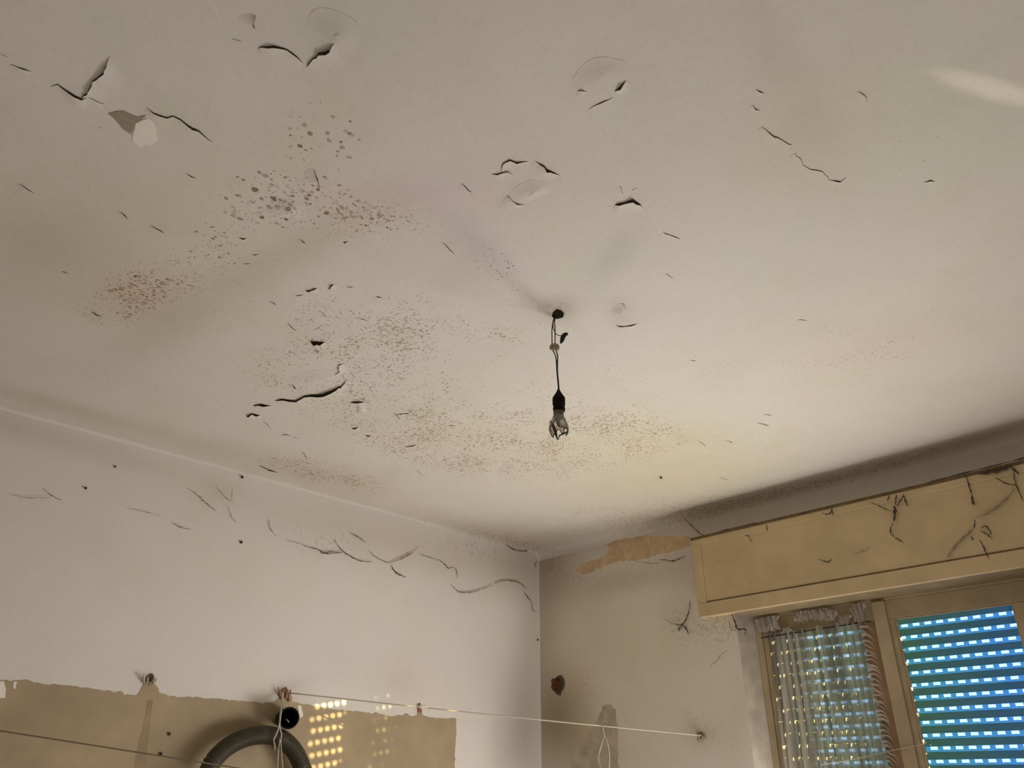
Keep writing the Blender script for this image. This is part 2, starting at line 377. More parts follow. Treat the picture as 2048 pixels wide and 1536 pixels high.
# (px, py, sx, sy, angle, fine, large, soot)
MOLD_CEIL = [
 (590, 335, 75, 42, -25, .2, 1.35, 0), (540, 385, 70, 40, -30, .35, 1.1, 0), (650, 250, 60, 50, 0, .2, .5, 0), (270, 590, 72, 32, -12, 1.6, .5, 0), (200, 610, 60, 25, 0, .7, .2, 0),
 (400, 505, 110, 36, -22, .7, .55, 0), (740, 445, 75, 34, 10, 1.0, .7, 0), (700, 400, 120, 60, -10, .45, .35, 0), (800, 645, 130, 40, 0, .9, .1, .12), (740, 695, 90, 30, 0, .75, .1, .12),
 (1000, 870, 150, 36, 4, 1.3, .1, .3), (900, 915, 140, 30, 6, .9, .1, .2), (1260, 862, 75, 26, 5, 1.2, .05, .2), (1100, 920, 90, 22, 0, .9, .05, .2), (640, 948, 105, 18, 13, 1.5, .1, .6), (700, 770, 90, 40, 0, .7, .1, .3),
 (570, 740, 60, 30, 0, .6, .1, .3), (1015, 672, 34, 14, 0, 1.2, .1, .2), (1005, 535, 45, 24, 35, 1.1, .2, .1), (1680, 705, 150, 45, -5, .8, .1, .15), (1850, 330, 60, 60, 0, .25, .45, 0), (1340, 465, 60, 25, 25, .4, .3, .1),
 (850, 820, 260, 70, 0, .55, .05, .25), (500, 640, 260, 90, -10, .4, .1, .1), (300, 330, 300, 150, 0, .12, .25, 0), (1150, 760, 260, 110, 0, .42, .05, .15),
 (1000, 1080, 140, 18, 14, .6, .1, .75), (1250, 1050, 200, 30, -12, .5, .1, .42), (1150, 1030, 260, 30, -3, .5, .05, .42), (1600, 975, 260, 20, -15, .4, .1, .6), (1900, 890, 220, 17, -16, .3, .1, .6), (1480, 900, 200, 60, -10, .3, .05, .3),
 (1118, 622, 20, 14, 0, .5, .5, 1.2), (250, 780, 200, 30, 15, .3, .1, .3), (1200, 380, 120, 80, 0, .2, .2, 0),
]
TINT_LEFT = [
 (0, 845, 200, 16, 15, (.91, .89, .85)), (300, 935, 220, 18, 15, (.95, .94, .92)), (700, 1060, 160, 34, 10, (.92, .90, .88)), (900, 1110, 120, 34, 12, (.88, .86, .83)), (1040, 1130, 50, 40, 0, (.76, .74, .71)),
 (1062, 1250, 22, 140, 0, (.85, .82, .80)), (1045, 1470, 30, 95, 0, (.66, .63, .61)), (800, 1370, 45, 40, 0, (.92, .88, .88)), (1000, 1390, 70, 60, 0, (.92, .91, .91)), (1000, 1500, 16, 60, 0, (.90, .88, .90)), (430, 985, 25, 20, 0, (.92, .91, .84)), (570, 1400, 30, 25, 0, (.85, .82, .8)),
]
MOLD_LEFT = [(700, 1070, 200, 40, 10, .2, .05, .35), (980, 1105, 110, 28, 14, .2, .05, .75), (300, 970, 260, 40, 12, .1, .1, .2), (500, 1180, 600, 150, 5, .05, .16, .05), (1060, 1400, 30, 120, 0, .1, .05, .4), (640, 1095, 60, 40, 10, .1, .1, .5)]
TINT_WIN = [
 (1105, 1130, 34, 40, 0, (.76, .73, .69)), (1090, 1250, 22, 160, 0, (.86, .83, .80)), (1112, 1440, 42, 55, 0, (.60, .56, .49)), (1160, 1500, 45, 50, 0, (.78, .72, .62)), (1140, 1385, 30, 40, 0, (.84, .80, .74)), (1250, 1160, 110, 18, -10, (.84, .81, .76)),
 (1250, 1320, 220, 160, 0, (1.0, .965, .88)), (1410, 1470, 26, 22, 0, (.86, .84, .82)), (1480, 1430, 20, 120, 8, (.92, .89, .86)), (1730, 955, 420, 45, -14, (.74, .71, .67)), (1360, 1180, 26, 60, 0, (.90, .88, .86)),  # wide dark band paints in the shade on the wall above the shutter box
]
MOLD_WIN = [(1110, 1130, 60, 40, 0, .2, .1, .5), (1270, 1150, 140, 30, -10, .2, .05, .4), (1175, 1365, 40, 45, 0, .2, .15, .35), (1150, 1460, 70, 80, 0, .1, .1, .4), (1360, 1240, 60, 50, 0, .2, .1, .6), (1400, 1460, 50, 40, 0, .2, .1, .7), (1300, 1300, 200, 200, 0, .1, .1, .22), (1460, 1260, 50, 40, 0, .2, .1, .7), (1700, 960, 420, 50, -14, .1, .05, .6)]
def prep(lst):
    out = []
    for q in lst:
        a = radians(q[4]); out.append((q[0], q[1], cos(a), sin(a), q[2], q[3], q[5:]))
    return out
STAIN_SHADE = {k: (prep(a), prep(b)) for k, a, b in (('c', TINT_CEIL, MOLD_CEIL), ('l', TINT_LEFT, MOLD_LEFT), ('w', TINT_WIN, MOLD_WIN))}
def gauss(x, y, g):
    dx, dy = x - g[0], y - g[1]
    u = (dx * g[2] + dy * g[3]) / g[4]; v = (-dx * g[3] + dy * g[2]) / g[5]
    q = u * u + v * v
    return exp(-0.5 * q) if q < 14 else 0.0
def paint(o, key):
    me = o.data
    ta = me.attributes.new('tint', 'FLOAT_COLOR', 'POINT'); ma = me.attributes.new('mold', 'FLOAT_COLOR', 'POINT')
    T, Mo = STAIN_SHADE[key]; tv, mv = [], []
    off = o.matrix_parent_inverse.translation if False else Vector()
    for v in me.vertices:
        x, y = proj(v.co)
        r = g = b = 1.0; f = l = s = 0.0
        if -400 < x < 2500 and -400 < y < 2000:
            for q in T:
                k = gauss(x, y, q)
                if k: c = q[6][0]; r *= 1 - (1 - c[0]) * k; g *= 1 - (1 - c[1]) * k; b *= 1 - (1 - c[2]) * k
            for q in Mo:
                k = gauss(x, y, q)
                if k: f += q[6][0] * k; l += q[6][1] * k; s += q[6][2] * k
        tv += (r, g, b, 1.0); mv += (min(f + .12, 1.5), min(l + .10, 1.2), min(s + .08, 1.2), 1.0)
    ta.data.foreach_set('color', tv); ma.data.foreach_set('color', mv)

def lines(a, b, step, extra=()):
    n = max(1, round((b - a) / step)); L = [a + (b - a) * i / n for i in range(n + 1)] + list(extra)
    L = sorted(L); out = [L[0]]
    for q in L[1:]:
        if q - out[-1] > 0.003: out.append(q)
    return out
def grid(us, vs_, fn, skip=None):
    V = [fn(u, v) for v in vs_ for u in us]; F = []; nu = len(us)
    for j in range(len(vs_) - 1):
        for i in range(nu - 1):
            if skip and skip((us[i] + us[i + 1]) / 2, (vs_[j] + vs_[j + 1]) / 2): continue
            F.append((j * nu + i, j * nu + i + 1, (j + 1) * nu + i + 1, (j + 1) * nu + i))
    return V, F

# ------------------------------------------------------------------ room shell
RL, RW = 0.010, 0.05
def ceil_z(x, y):
    z = H
    d = x - XL
    if d < RL: z -= RL - sqrt(max(0, RL * RL - (RL - d) ** 2))
    d = YW - y
    if d < RW: z -= RW - sqrt(max(0, RW * RW - (RW - d) ** 2))
    return z
us = lines(XL, XR, 0.025, [XL + RL * (1 - cos(a * pi / 16)) for a in range(9)] + [XL + RL * sin(a * pi / 16) for a in range(9)])
vl = lines(YR, YW, 0.025, [YW - RW * (1 - cos(a * pi / 16)) for a in range(9)] + [YW - RW * sin(a * pi / 16) for a in range(9)])
V, F = grid(us, vl, lambda x, y: (x, y, max(H - 0.055, ceil_z(x, y))))
F = [tuple(reversed(f)) for f in F]
ceiling = struct(pyd('ceiling', V, F, M_CEIL, smooth=True)); paint(ceiling, 'c')
V, F = grid(lines(YR, YW, 0.035), lines(0, H - 0.004, 0.035), lambda y, z: (XL, y, z))
wall_left = struct(pyd('wall_left', V, F, M_WALL)); paint(wall_left, 'l')
OX0, OX1, OZ0, OZ1 = -2.028, -0.585, 0.92, 2.33       # window opening in the window wall
V, F = grid(lines(XL, XR, 0.035, [OX0, OX1]), lines(0, H - 0.03, 0.035, [OZ0, OZ1]), lambda x, z: (x, YW, z),
            lambda x, z: OX0 < x < OX1 and OZ0 < z < OZ1)
F = [tuple(reversed(f)) for f in F]
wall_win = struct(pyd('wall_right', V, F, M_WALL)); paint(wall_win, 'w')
YO = 3.95                                             # outer face of the wall
FY = 3.62                                             # window frame face
# reveals of the opening, splayed a little towards the frame
x0i, x1i = -1.997, -0.615
rev = []
def quad(a, b, c, d): rev.append(([Vector(q) for q in (a, b, c, d)], [(0, 1, 2, 3)]))
quad((OX0, YW, OZ0), (x0i, FY, OZ0), (x0i, FY, OZ1), (OX0, YW, OZ1))
quad((x0i, FY, OZ0), (x0i, YO, OZ0), (x0i, YO, OZ1), (x0i, FY, OZ1))
quad((OX1, YW, OZ0), (OX1, YW, OZ1), (x1i, FY, OZ1), (x1i, FY, OZ0))
quad((x1i, FY, OZ0), (x1i, FY, OZ1), (x1i, YO, OZ1), (x1i, YO, OZ0))
quad((OX0, YW, OZ0), (OX1, YW, OZ0), (x1i, YO, OZ0), (x0i, YO, OZ0))
V, F = merge(rev); o = pyd('reveal', V, F, M_REV, wall_win)
# outer leaf of the wall above the opening closes the shutter casing
V, F = merge([([Vector((XL, YO, OZ1 + .02)), Vector((XR, YO, OZ1 + .02)), Vector((XR, YO, H)), Vector((XL, YO, H))], [(0, 1, 2, 3)]),
              ([Vector((XL, YO, 0)), Vector((x0i, YO, 0)), Vector((x0i, YO, H)), Vector((XL, YO, H))], [(0, 1, 2, 3)]),
              ([Vector((x1i, YO, 0)), Vector((XR, YO, 0)), Vector((XR, YO, H)), Vector((x1i, YO, H))], [(0, 1, 2, 3)]),
              ([Vector((x0i, YO, 0)), Vector((x1i, YO, 0)), Vector((x1i, YO, OZ0)), Vector((x0i, YO, OZ0))], [(0, 1, 2, 3)]),
              ([Vector((XL, YW, H)), Vector((XR, YW, H)), Vector((XR, YO, H)), Vector((XL, YO, H))], [(0, 1, 2, 3)])])
pyd('outer_leaf', V, F, M_PLAIN, wall_win)
struct(pyd('floor', [(XL, YR, 0), (XR, YR, 0), (XR, YW, 0), (XL, YW, 0)], [(0, 1, 2, 3)], M_FLOOR))
struct(pyd('wall_near', [(XR, YR, 0), (XR, YW, 0), (XR, YW, H), (XR, YR, H)], [(3, 2, 1, 0)], M_PLAIN))
struct(pyd('wall_rear', [(XL, YR, 0), (XR, YR, 0), (XR, YR, H), (XL, YR, H)], [(3, 2, 1, 0)], M_PLAIN))

# ---- bare board-shaped patch on the left wall, where a panel used to hang
top = [(-60, 1358), (0, 1362), (40, 1361), (55, 1359), (62, 1363), (90, 1369), (130, 1371), (160, 1376), (200, 1380), (245, 1384), (248, 1391), (274, 1391), (283, 1376), (288, 1366),
       (304, 1366), (312, 1371), (317, 1384), (335, 1393), (380, 1394), (430, 1398), (480, 1402), (530, 1405), (548, 1404), (558, 1396), (562, 1380), (576, 1378), (581, 1390), (584, 1404),
       (604, 1408), (640, 1414), (680, 1420), (720, 1424), (760, 1428), (780, 1433), (800, 1431), (815, 1427), (826, 1434), (834, 1431), (837, 1414), (842, 1414), (845, 1431), (862, 1435), (885, 1437), (912, 1437)]
pts = [onx(*p) for p in top]
yb = pts[-1].y
pts += [Vector((XL, yb, 1.2)), Vector((XL, yb, 0.5)), Vector((XL, pts[0].y - .3, 0.5)), Vector((XL, pts[0].y - .3, pts[0].z))]
poly_plate('bare_patch', pts, (1, 0, 0), 0.0025, M_BARE, wall_left, 0.0022, 0.012)
# leftovers of white paint on the patch
for q in ([(-20, 1368), (8, 1362), (12, 1380), (10, 1396), (-20, 1399)], [(28, 1363), (34, 1363), (31, 1377), (27, 1377)], [(596, 1410), (603, 1412), (606, 1432), (600, 1436), (597, 1425)]):
    poly_plate('paint_remnant', [onx(*p, XL + .0025) for p in q], (1, 0, 0), 0.0012, M_WHITE, wall_left, 0.001, 0.01)
# darker vertical smear boards on the patch: an old taped strip
o = poly_plate('tape_mark', [onx(*p, XL + .0025) for p in [(296, 1400), (306, 1400), (288, 1560), (262, 1560)]], (1, 0, 0), 0.0006,
               plain('old_tape_stain', (0.33, 0.24, 0.14), 0.7, 0.2, 12), wall_left, 0.001, 0.02)
# peeled ochre patch beside the shutter box and the sooty rectangle low in the corner
pe = [(1152, 1142), (1165, 1128), (1180, 1124), (1200, 1118), (1213, 1110), (1221, 1098), (1214, 1090), (1222, 1080), (1240, 1074), (1262, 1077), (1290, 1073), (1325, 1074), (1362, 1073), (1376, 1072), (1378, 1084), (1384, 1092), (1362, 1098), (1340, 1104), (1316, 1108), (1290, 1117), (1262, 1121), (1235, 1124), (1210, 1131), (1188, 1142), (1168, 1150)]
poly_plate('peeled_patch', [ony(*p) for p in pe], (0, -1, 0), 0.0012, M_PEEL, wall_win, 0.003, 0.012)
pe2 = [(1165, 1152), (1240, 1130), (1330, 1112), (1345, 1108), (1352, 1112), (1300, 1124), (1240, 1140), (1175, 1158)]
so = [(1195, 1440), (1206, 1412), (1222, 1409), (1232, 1420), (1236, 1470), (1238, 1580), (1130, 1580), (1138, 1545), (1152, 1500), (1170, 1484), (1180, 1462)]
poly_plate('sooty_patch', [ony(*p) for p in so], (0, -1, 0), 0.0008, M_SOOT, wall_win, 0.003, 0.02)

# ------------------------------------------------------------------ peeling ceiling: lifted flakes with dirt and painted shade in the pocket
def seglen(P): return sum((P[i + 1] - P[i]).length for i in range(len(P) - 1))
def flake(px, h, wid, bend=2.0, gap=True, flip=False):
    P0 = [onz(*p) for p in px]; P = []
    for i in range(len(P0) - 1):
        n = max(1, int((P0[i + 1] - P0[i]).length / 0.010))
        for k in range(n):
            q = P0[i].lerp(P0[i + 1], k / n)
            P.append(q + (Vector((random.gauss(0, .0016), random.gauss(0, .0016), 0)) if (k or i) else Vector()))
    P.append(P0[-1]); n = len(P)
    mid = P[n // 2]; away = Vector((mid.x - CAM.x, mid.y - CAM.y, 0)).normalized()
    if flip: away = -away
    ch = (P[-1] - P[0]); ch.z = 0
    nr = Vector((-ch.y, ch.x, 0)).normalized()
    if nr.dot(away) < 0: nr = -nr
    ts = [0, .12, .3, .55, .8, 1.0]; V, F = [], []; GV, GF = [], []
    ph = random.random() * 6
    for i, p in enumerate(P):
        s = i / (n - 1); e = max(0.0, sin(pi * s)) ** 0.6
        hh = h * e * (0.75 + 0.35 * sin(ph + s * 11) * random.uniform(.6, 1))
        ww = wid * (0.35 + 0.65 * e) * (1 + .18 * sin(ph + 5 * s))
        for t in ts:
            q = p + nr * (ww * t)
            V.append((q.x, q.y, H - 0.0004 - hh * (1 - t) ** bend))
        GV += [tuple(p - nr * 0.001) [:2] + (H - 0.0003,), tuple(p + nr * ww * .62)[:2] + (H - 0.0003,)]
        if i:
            a = (i - 1) * 6; b = i * 6
            for k in range(5): F.append((a + k, b + k, b + k + 1, a + k + 1))
            GF.append((2 * i - 2, 2 * i, 2 * i + 1, 2 * i - 1))
    o = pyd('paint_flake', V, F, M_CEIL, ceiling, True); paint(o, 'c')
    if gap: pyd('crack_dirt_shade', GV, GF, M_GAP, o)  # dark strip paints shade as well as dirt into the pocket
CR = [ # polyline, lift (m), width (m)
 ([(102, 173), (116, 170), (137, 183), (164, 199), (178, 191), (207, 208)], .0065, .05),
 ([(219, 114), (211, 137), (202, 150), (181, 167), (174, 185), (164, 198)], .009, .05),
 ([(294, 215), (308, 226), (335, 236), (349, 232), (362, 239), (376, 251), (396, 261), (424, 284)], .006, .05),
 ([(516, 97), (547, 92), (574, 97), (595, 113), (605, 126)], .007, .05),
 ([(613, 135), (625, 116), (639, 106), (653, 103), (673, 82), (690, 88), (703, 93)], .010, .06),
 ([(510, 30), (506, 36), (504, 48), (509, 58)], .009, .03), ([(464, 78), (482, 82)], .005, .02),
 ([(0, 108), (15, 114)], .006, .03), ([(20, 128), (62, 143)], .003, .03), ([(632, 38), (649, 51)], .003, .02), ([(649, 47), (664, 43)], .008, .03),
 ([(627, 338), (635, 359), (639, 376)], .006, .035), ([(39, 367), (68, 386)], .003, .03), ([(302, 451), (329, 467)], .003, .02), ([(383, 464), (398, 464)], .004, .02), ([(478, 475), (494, 477)], .005, .02),
 ([(983, 348), (1002, 344), (1016, 340), (1026, 350)], .006, .03), ([(1002, 342), (1004, 326), (1020, 320), (1034, 324), (1057, 323)], .0055, .04),
 ([(1071, 322), (1088, 332), (1108, 346), (1119, 351)], .010, .05), ([(1014, 391), (1024, 400), (1034, 408), (1049, 410)], .007, .05),
 ([(1229, 410), (1248, 404), (1264, 398), (1280, 408), (1285, 416)], .012, .06), ([(1264, 381), (1274, 375)], .007, .03), ([(1240, 372), (1245, 388)], .003, .02),
 ([(1155, 182), (1166, 179), (1174, 184)], .007, .03), ([(1229, 183), (1239, 172), (1252, 161)], .009, .04), ([(1178, 219), (1200, 208), (1225, 195)], .0025, .03), ([(924, 367), (944, 385)], .004, .02), ([(885, 484), (908, 508)], .003, .02),
 ([(1523, 254), (1541, 268), (1570, 283), (1583, 290)], .0032, .035), ([(1590, 306), (1603, 323), (1614, 336), (1647, 343), (1658, 360)], .0018, .03), ([(1658, 360), (1683, 363), (1693, 354)], .004, .025), ([(1505, 210), (1519, 221)], .003, .02), ([(1512, 179), (1528, 186)], .003, .02),
 ([(1716, 183), (1729, 190), (1733, 203)], .003, .02), ([(1848, 365), (1859, 361), (1870, 363)], .004, .02), ([(1326, 464), (1360, 478)], .003, .02),
 ([(549, 801), (566, 797), (594, 801), (609, 791), (645, 787), (664, 781), (684, 770), (695, 758)], .0155, .09), ([(506, 811), (520, 807), (543, 812)], .013, .06), ([(492, 832), (504, 826), (520, 831)], .013, .06),
 ([(668, 750), (680, 742), (678, 730), (688, 727)], .009, .05), ([(621, 682), (634, 683), (650, 684)], .022, .07), ([(611, 582), (625, 580), (635, 576)], .007, .05), ([(656, 578), (668, 568)], .008, .04),
 ([(699, 805), (716, 802), (730, 805)], .012, .06), ([(703, 857), (717, 854)], .008, .03), ([(730, 870), (742, 872)], .006, .03), ([(520, 930), (535, 938), (555, 945)], .006, .04), ([(1232, 650), (1250, 653), (1275, 647)], .0045, .03), ([(1242, 606), (1252, 615), (1251, 629)], .006, .04),
 ([(585, 768), (592, 778)], .008, .03), ([(810, 893), (832, 890)], .005, .03), ([(792, 828), (822, 826)], .004, .03), ([(195, 254), (205, 257)], .006, .02), ([(1380, 720), (1392, 722)], .003, .02),
]
for px, h, wd in CR: flake(px, h, wd)
for _ in range(34):     # small chips where the paint is starting to lift
    cx, cy, q = random.choice([(300, 330, 1), (430, 470, 1), (700, 620, 1), (820, 800, 1), (950, 900, 1), (1180, 560, .7), (150, 640, 1), (1700, 690, .7), (1500, 860, .8), (620, 900, 1)])
    x, y = random.gauss(cx, 90), random.gauss(cy, 45); a = random.uniform(-.2, .9); l = random.uniform(5, 12)
    if proj(onz(x, y))[1] > 0 and onz(x, y).x > XL + .12 and onz(x, y).y < YW - .2:
        flake([(x - l * cos(a), y - l * sin(a)), (x, y + random.uniform(-2, 2)), (x + l * cos(a), y + l * sin(a))], random.uniform(.0015, .004) * q, .022)
# bulged blister between the cracks (faces away from the photographer, so only its shade shows)
def blister(cx, cy, ang, lw, ww, h):
    c = onz(cx, cy); e = onz(cx + 10 * cos(radians(ang)), cy + 10 * sin(radians(ang))) - c; e.z = 0; e.normalize(); nn = Vector((-e.y, e.x, 0))
    V, F = [], []; R = 7; K = 20
    for i in range(R + 1):
        r = i / R
        for k in range(K):
            a = 2 * pi * k / K; q = c + e * (lw * r * cos(a)) + nn * (ww * r * sin(a) * (1 + .15 * sin(3 * a)))
            V.append((q.x, q.y, H - 0.0004 - h * (cos(pi * r) + 1) / 2 * (1 + .2 * cos(a))))
    for i in range(R):
        for k in range(K): F.append((i * K + k, (i + 1) * K + k, (i + 1) * K + (k + 1) % K, i * K + (k + 1) % K))
    o = pyd('paint_blister', V, F, M_CEIL, ceiling, True); paint(o, 'c')
blister(1062, 384, -25, .07, .035, .006); blister(672, 66, 50, .06, .045, .006); blister(1200, 150, -20, .06, .04, .003); blister(640, 755, -10, .12, .05, .005); blister(1240, 622, 0, .03, .03, .006); blister(575, 420, 0, .05, .04, .006); blister(722, 815, 60, .05, .025, .006)
def cplate(name, px, mat, th=0.001, rag=.002): return poly_plate(name, [onz(*p) for p in px], (0, 0, -1), th, mat, ceiling, rag, .012)
cplate('flap_shade', [(216, 227), (232, 222), (247, 221), (262, 228), (276, 233), (294, 229), (284, 238), (272, 244), (267, 256), (262, 268), (246, 258), (236, 246)], M_OLIVE)  # shade of the loose flap painted as a flat olive patch
cplate('bare_patch', [(271, 247), (284, 240), (297, 236), (308, 246), (313, 262), (316, 280), (303, 290), (290, 288), (281, 295), (266, 281), (268, 262)], M_WHITE, .0014)
cplate('bare_patch', [(627, 698), (640, 701), (636, 708)], M_OLIVE)
# ceiling hole where the flex comes out
cplate('flex_hole', [(1104, 632), (1106, 624), (1114, 618), (1122, 620), (1128, 626), (1126, 634), (1116, 637), (1108, 637)], M_SOCKET, .0015, .0015)

# ------------------------------------------------------------------ cobwebs
def web(paths, label, plane='x', off=0.010, r=0.0028, mat=None, name='cobweb', group=None, fn=None):
    parts = []
    for P in paths:
        rr = r
        if isinstance(P[0], (int, float)): rr = P[0]; P = P[1:]
        if fn: Q = [fn(*p) for p in P]
        elif plane == 'x': Q = [onx(*p, XL + off) for p in P]
        elif plane == 'y': Q = [ony(*p, YW - off) for p in P]
        else: Q = [onz(*p, H - off) for p in P]
        Q = smooth_path(Q, 5)
        rr *= .8
        Q = [q + Vector((random.gauss(0, .0012), random.gauss(0, .0012), random.gauss(0, .0012))) for q in Q]
        n = len(Q); ph = random.random() * 6
        parts.append(tube_data(Q, [rr * (.35 + .65 * sin(pi * min(1, max(.04, i / max(1, n - 1))))) * (1 + .35 * sin(ph + i * 1.7)) for i in range(n)], 5))
    V, F = merge(parts)
    return thing(pyd(name, V, F, mat or M_WEB, None, True), label, 'cobweb', group)
web([[(608, 1092), (632, 1098), (650, 1106), (662, 1104), (680, 1106)], [(.0034, 668, 1080)[1:], (684, 1100), (700, 1112), (722, 1122), (745, 1124)], [(640, 1105), (655, 1107), (690, 1104)]],
    'dark looping cobweb strand on the left wall, farthest left of the thick ones', 'x')
web([[.003, (700, 1066), (720, 1076), (732, 1086)], [.0022, (738, 1100), (750, 1114), (775, 1125), (785, 1124)], [.004, (783, 1124), (805, 1117), (820, 1108), (826, 1104)], [.0018, (826, 1104), (838, 1092)]],
    'thin cobweb thread sagging between two dusty ends high on the left wall', 'x', mat=M_WEBL)
web([[.004, (784, 1130), (789, 1142), (800, 1150), (811, 1154)]], 'short thick black cobweb tail below the middle of the sagging thread', 'x')
web([[.003, (878, 1119), (888, 1127), (897, 1136), (908, 1134)], [.0024, (910, 1135), (914, 1143), (914, 1156)], [.0016, (838, 1108), (856, 1114), (878, 1121)]],
    'bent cobweb strand with a hooked end left of the wall corner', 'x')
web([[.0032, (902, 1168), (912, 1180), (925, 1185), (945, 1184), (965, 1178), (985, 1170)], [.0040, (990, 1166), (1010, 1161), (1032, 1163), (1045, 1170), (1052, 1178)]],
    'long shallow festoon of dusty cobweb ending beside the wall corner', 'x', mat=M_WEBL)
web([[.0036, (1049, 1186), (1056, 1195), (1064, 1203)], [.0022, (1064, 1203), (1065, 1212), (1066, 1220), (1074, 1226)]], 'small black cobweb wisp hard against the wall corner', 'x')
web([[.002, (375, 976), (398, 991), (405, 1000), (420, 1012), (433, 1024)]], 'fine slanting cobweb thread on the left wall under the ceiling edge', 'x')
web([[.0018, (432, 972), (452, 996), (468, 1004)], [.0016, (464, 975), (463, 1000)], [.0016, (457, 1012), (464, 1035), (474, 1046)]], 'faint crossed cobweb threads on the left wall beside the slanting one', 'x', mat=M_WEBL)
web([[.0022, (345, 1046), (360, 1054), (382, 1060)], [.0014, (255, 1016), (290, 1024), (320, 1032)]], 'short faint cobweb line low on the white left wall', 'x', mat=M_WEBL)
web([[.002, (85, 976), (105, 992), (125, 1000)], [.0014, (20, 990), (60, 996), (100, 995)]], 'faint cobweb line at the far left of the left wall', 'x', mat=M_WEBL)
web([[.0018, (538, 1035), (540, 1055), (552, 1072)], [.0014, (570, 1081), (592, 1085), (610, 1090)]], 'faint curved cobweb thread left of the dark looping strand', 'x', mat=M_WEBL)
web([[.0034, (1318, 1118), (1345, 1122), (1362, 1116)], [.0026, (1344, 1124), (1360, 1117), (1373, 1112)], [.0016, (1270, 1122), (1300, 1126), (1320, 1126)]], 'cobweb lying under the ochre peeled patch beside the shutter box', 'y')
web([[.0040, (1381, 1200), (1377, 1225), (1370, 1242), (1360, 1250), (1345, 1247)], [.0045, (1362, 1250), (1372, 1256), (1377, 1268)], [.0050, (1363, 1251), (1356, 1262)], [.0014, (1325, 1236), (1338, 1243), (1346, 1247)]], 'claw-shaped cobweb clump hanging below the shutter box left corner', 'y')
web([[.0022, (1419, 1333), (1432, 1322), (1443, 1309), (1455, 1300)]], 'faint diagonal cobweb wisp on the wall left of the window', 'y', mat=M_WEBL)
web([[.0050, (1464, 1228), (1470, 1245), (1475, 1258), (1490, 1259), (1491, 1270)], [.0020, (1458, 1240), (1462, 1258), (1472, 1262)]], 'black cobweb clot at the top corner of the window reveal', 'y')
web([[.003, (1368, 1036), (1380, 1048), (1398, 1065), (1412, 1074), (1427, 1083)]], 'dark cobweb strand bridging the wall and the shutter box top left corner', 'y', .02)
web([[.0028, (1074, 1122), (1071, 1128), (1072, 1136)], [.0034, (1060, 1098), (1048, 1103), (1035, 1100)], [.0034, (1012, 1088), (1022, 1096), (1040, 1105)]], 'sooty cobweb tuft in the top corner where wall meets ceiling', 'x')

# ------------------------------------------------------------------ shutter box over the window
BF = YW - 0.10
TL, BL = ony(1379, 1085, BF), ony(1401, 1229, BF)
bx0, bz1, bz0 = (TL.x + BL.x) / 2, 2.655, 2.285
bz1 = (ony(1379, 1085, BF).z + ony(2048, 922, BF).z) / 2
bx1 = -0.40
sb = empty('shutter_box', (bx0, BF, bz0), 'long cream-painted wooden roller shutter box above the window, hung with cobwebs', 'shutter box')
box('back_board', (bx0 + .012, BF + .016, bz0 + .012), (bx1 - .012, YW + .0, bz1 - .012), M_WOOD, sb)
gl, gt, gb = .050, .034, .066
pl = box('front_panel', (bx0 + gl + .001, BF + .003, bz0 + gb + .004), (bx1 - gl, BF + .017, bz1 - gt), M_WOOD, sb, .002)
box('bottom_rail', (bx0, BF, bz0), (bx1, BF + .018, bz0 + gb), M_WOOD, sb, .003)
box('top_rail', (bx0, BF, bz1 - gt), (bx1, BF + .018, bz1), M_WOOD, sb, .003)
box('stile', (bx0, BF, bz0 + gb), (bx0 + gl, BF + .018, bz1 - gt), M_WOOD, sb, .003)
box('stile', (bx1 - gl, BF, bz0 + gb), (bx1, BF + .018, bz1 - gt), M_WOOD, sb, .003)
box('end_board', (bx0 + .002, BF + .018, bz0 + .002), (bx0 + .014, YW - .001, bz1 - .002), M_WOOD, sb)
box('end_board', (bx1 - .014, BF + .018, bz0 + .002), (bx1 - .002, YW - .001, bz1 - .002), M_WOOD, sb)
box('bottom_board', (OX0 + .02, BF + .02, bz0 + .006), (OX1 - .02, FY + .02, bz0 + .03), plain('shaded_underside_brown', (0.27, 0.20, 0.115), 0.6, 0.2, 14), sb)  # shade under the box put into the board's darker brown
box('groove_dirt', (bx0 + gl + .002, BF + .0015, bz0 + gb - .0005), (bx1 - gl, BF + .006, bz0 + gb + .006), M_DUST, sb)
box('top_cover', (bx0 - .004, BF - .004, bz1), (bx1, YW - .001, bz1 + .012), M_DUST, sb, .002)
def onbox(x, y, o=.008): return ony(x, y, BF - o)
W = lambda paths, label, r=.003, mat=None, o=.008: web(paths, label, r=r, mat=mat, fn=lambda x, y: onbox(x, y, o))
W([[.0075, (1788, 1012), (1790, 1022), (1788, 1042)], [.0035, (1793, 989), (1790, 1010)], [.0040, (1806, 992), (1800, 1002), (1792, 1014)], [.0026, (1735, 1003), (1755, 1010), (1770, 1017), (1784, 1023)], [.0032, (1785, 1045), (1781, 1063), (1788, 1075)], [.0034, (1788, 1075), (1798, 1080), (1806, 1086)], [.003, (1778, 990), (1776, 1003)]],
  'big black cobweb clump with threads hanging down the middle of the shutter box')
W([[.0038, (1806, 988), (1811, 1003), (1815, 1013)]], 'short cobweb tail just right of the big black clump')
W([[.0034, (1931, 949), (1939, 975), (1943, 990)], [.0060, (1943, 990), (1946, 1004), (1949, 1010)]], 'straight cobweb thread with a knotted end hanging from the box top')
W([[.0075, (1958, 948), (1985, 944), (2010, 938), (2022, 930)], [.0055, (2020, 932), (2030, 942), (2040, 948)], [.0030, (1990, 954), (2010, 966), (2032, 970)], [.0030, (2026, 945), (2034, 975), (2046, 1002)]],
  'thick black cobweb mat under the box top at the right picture edge')
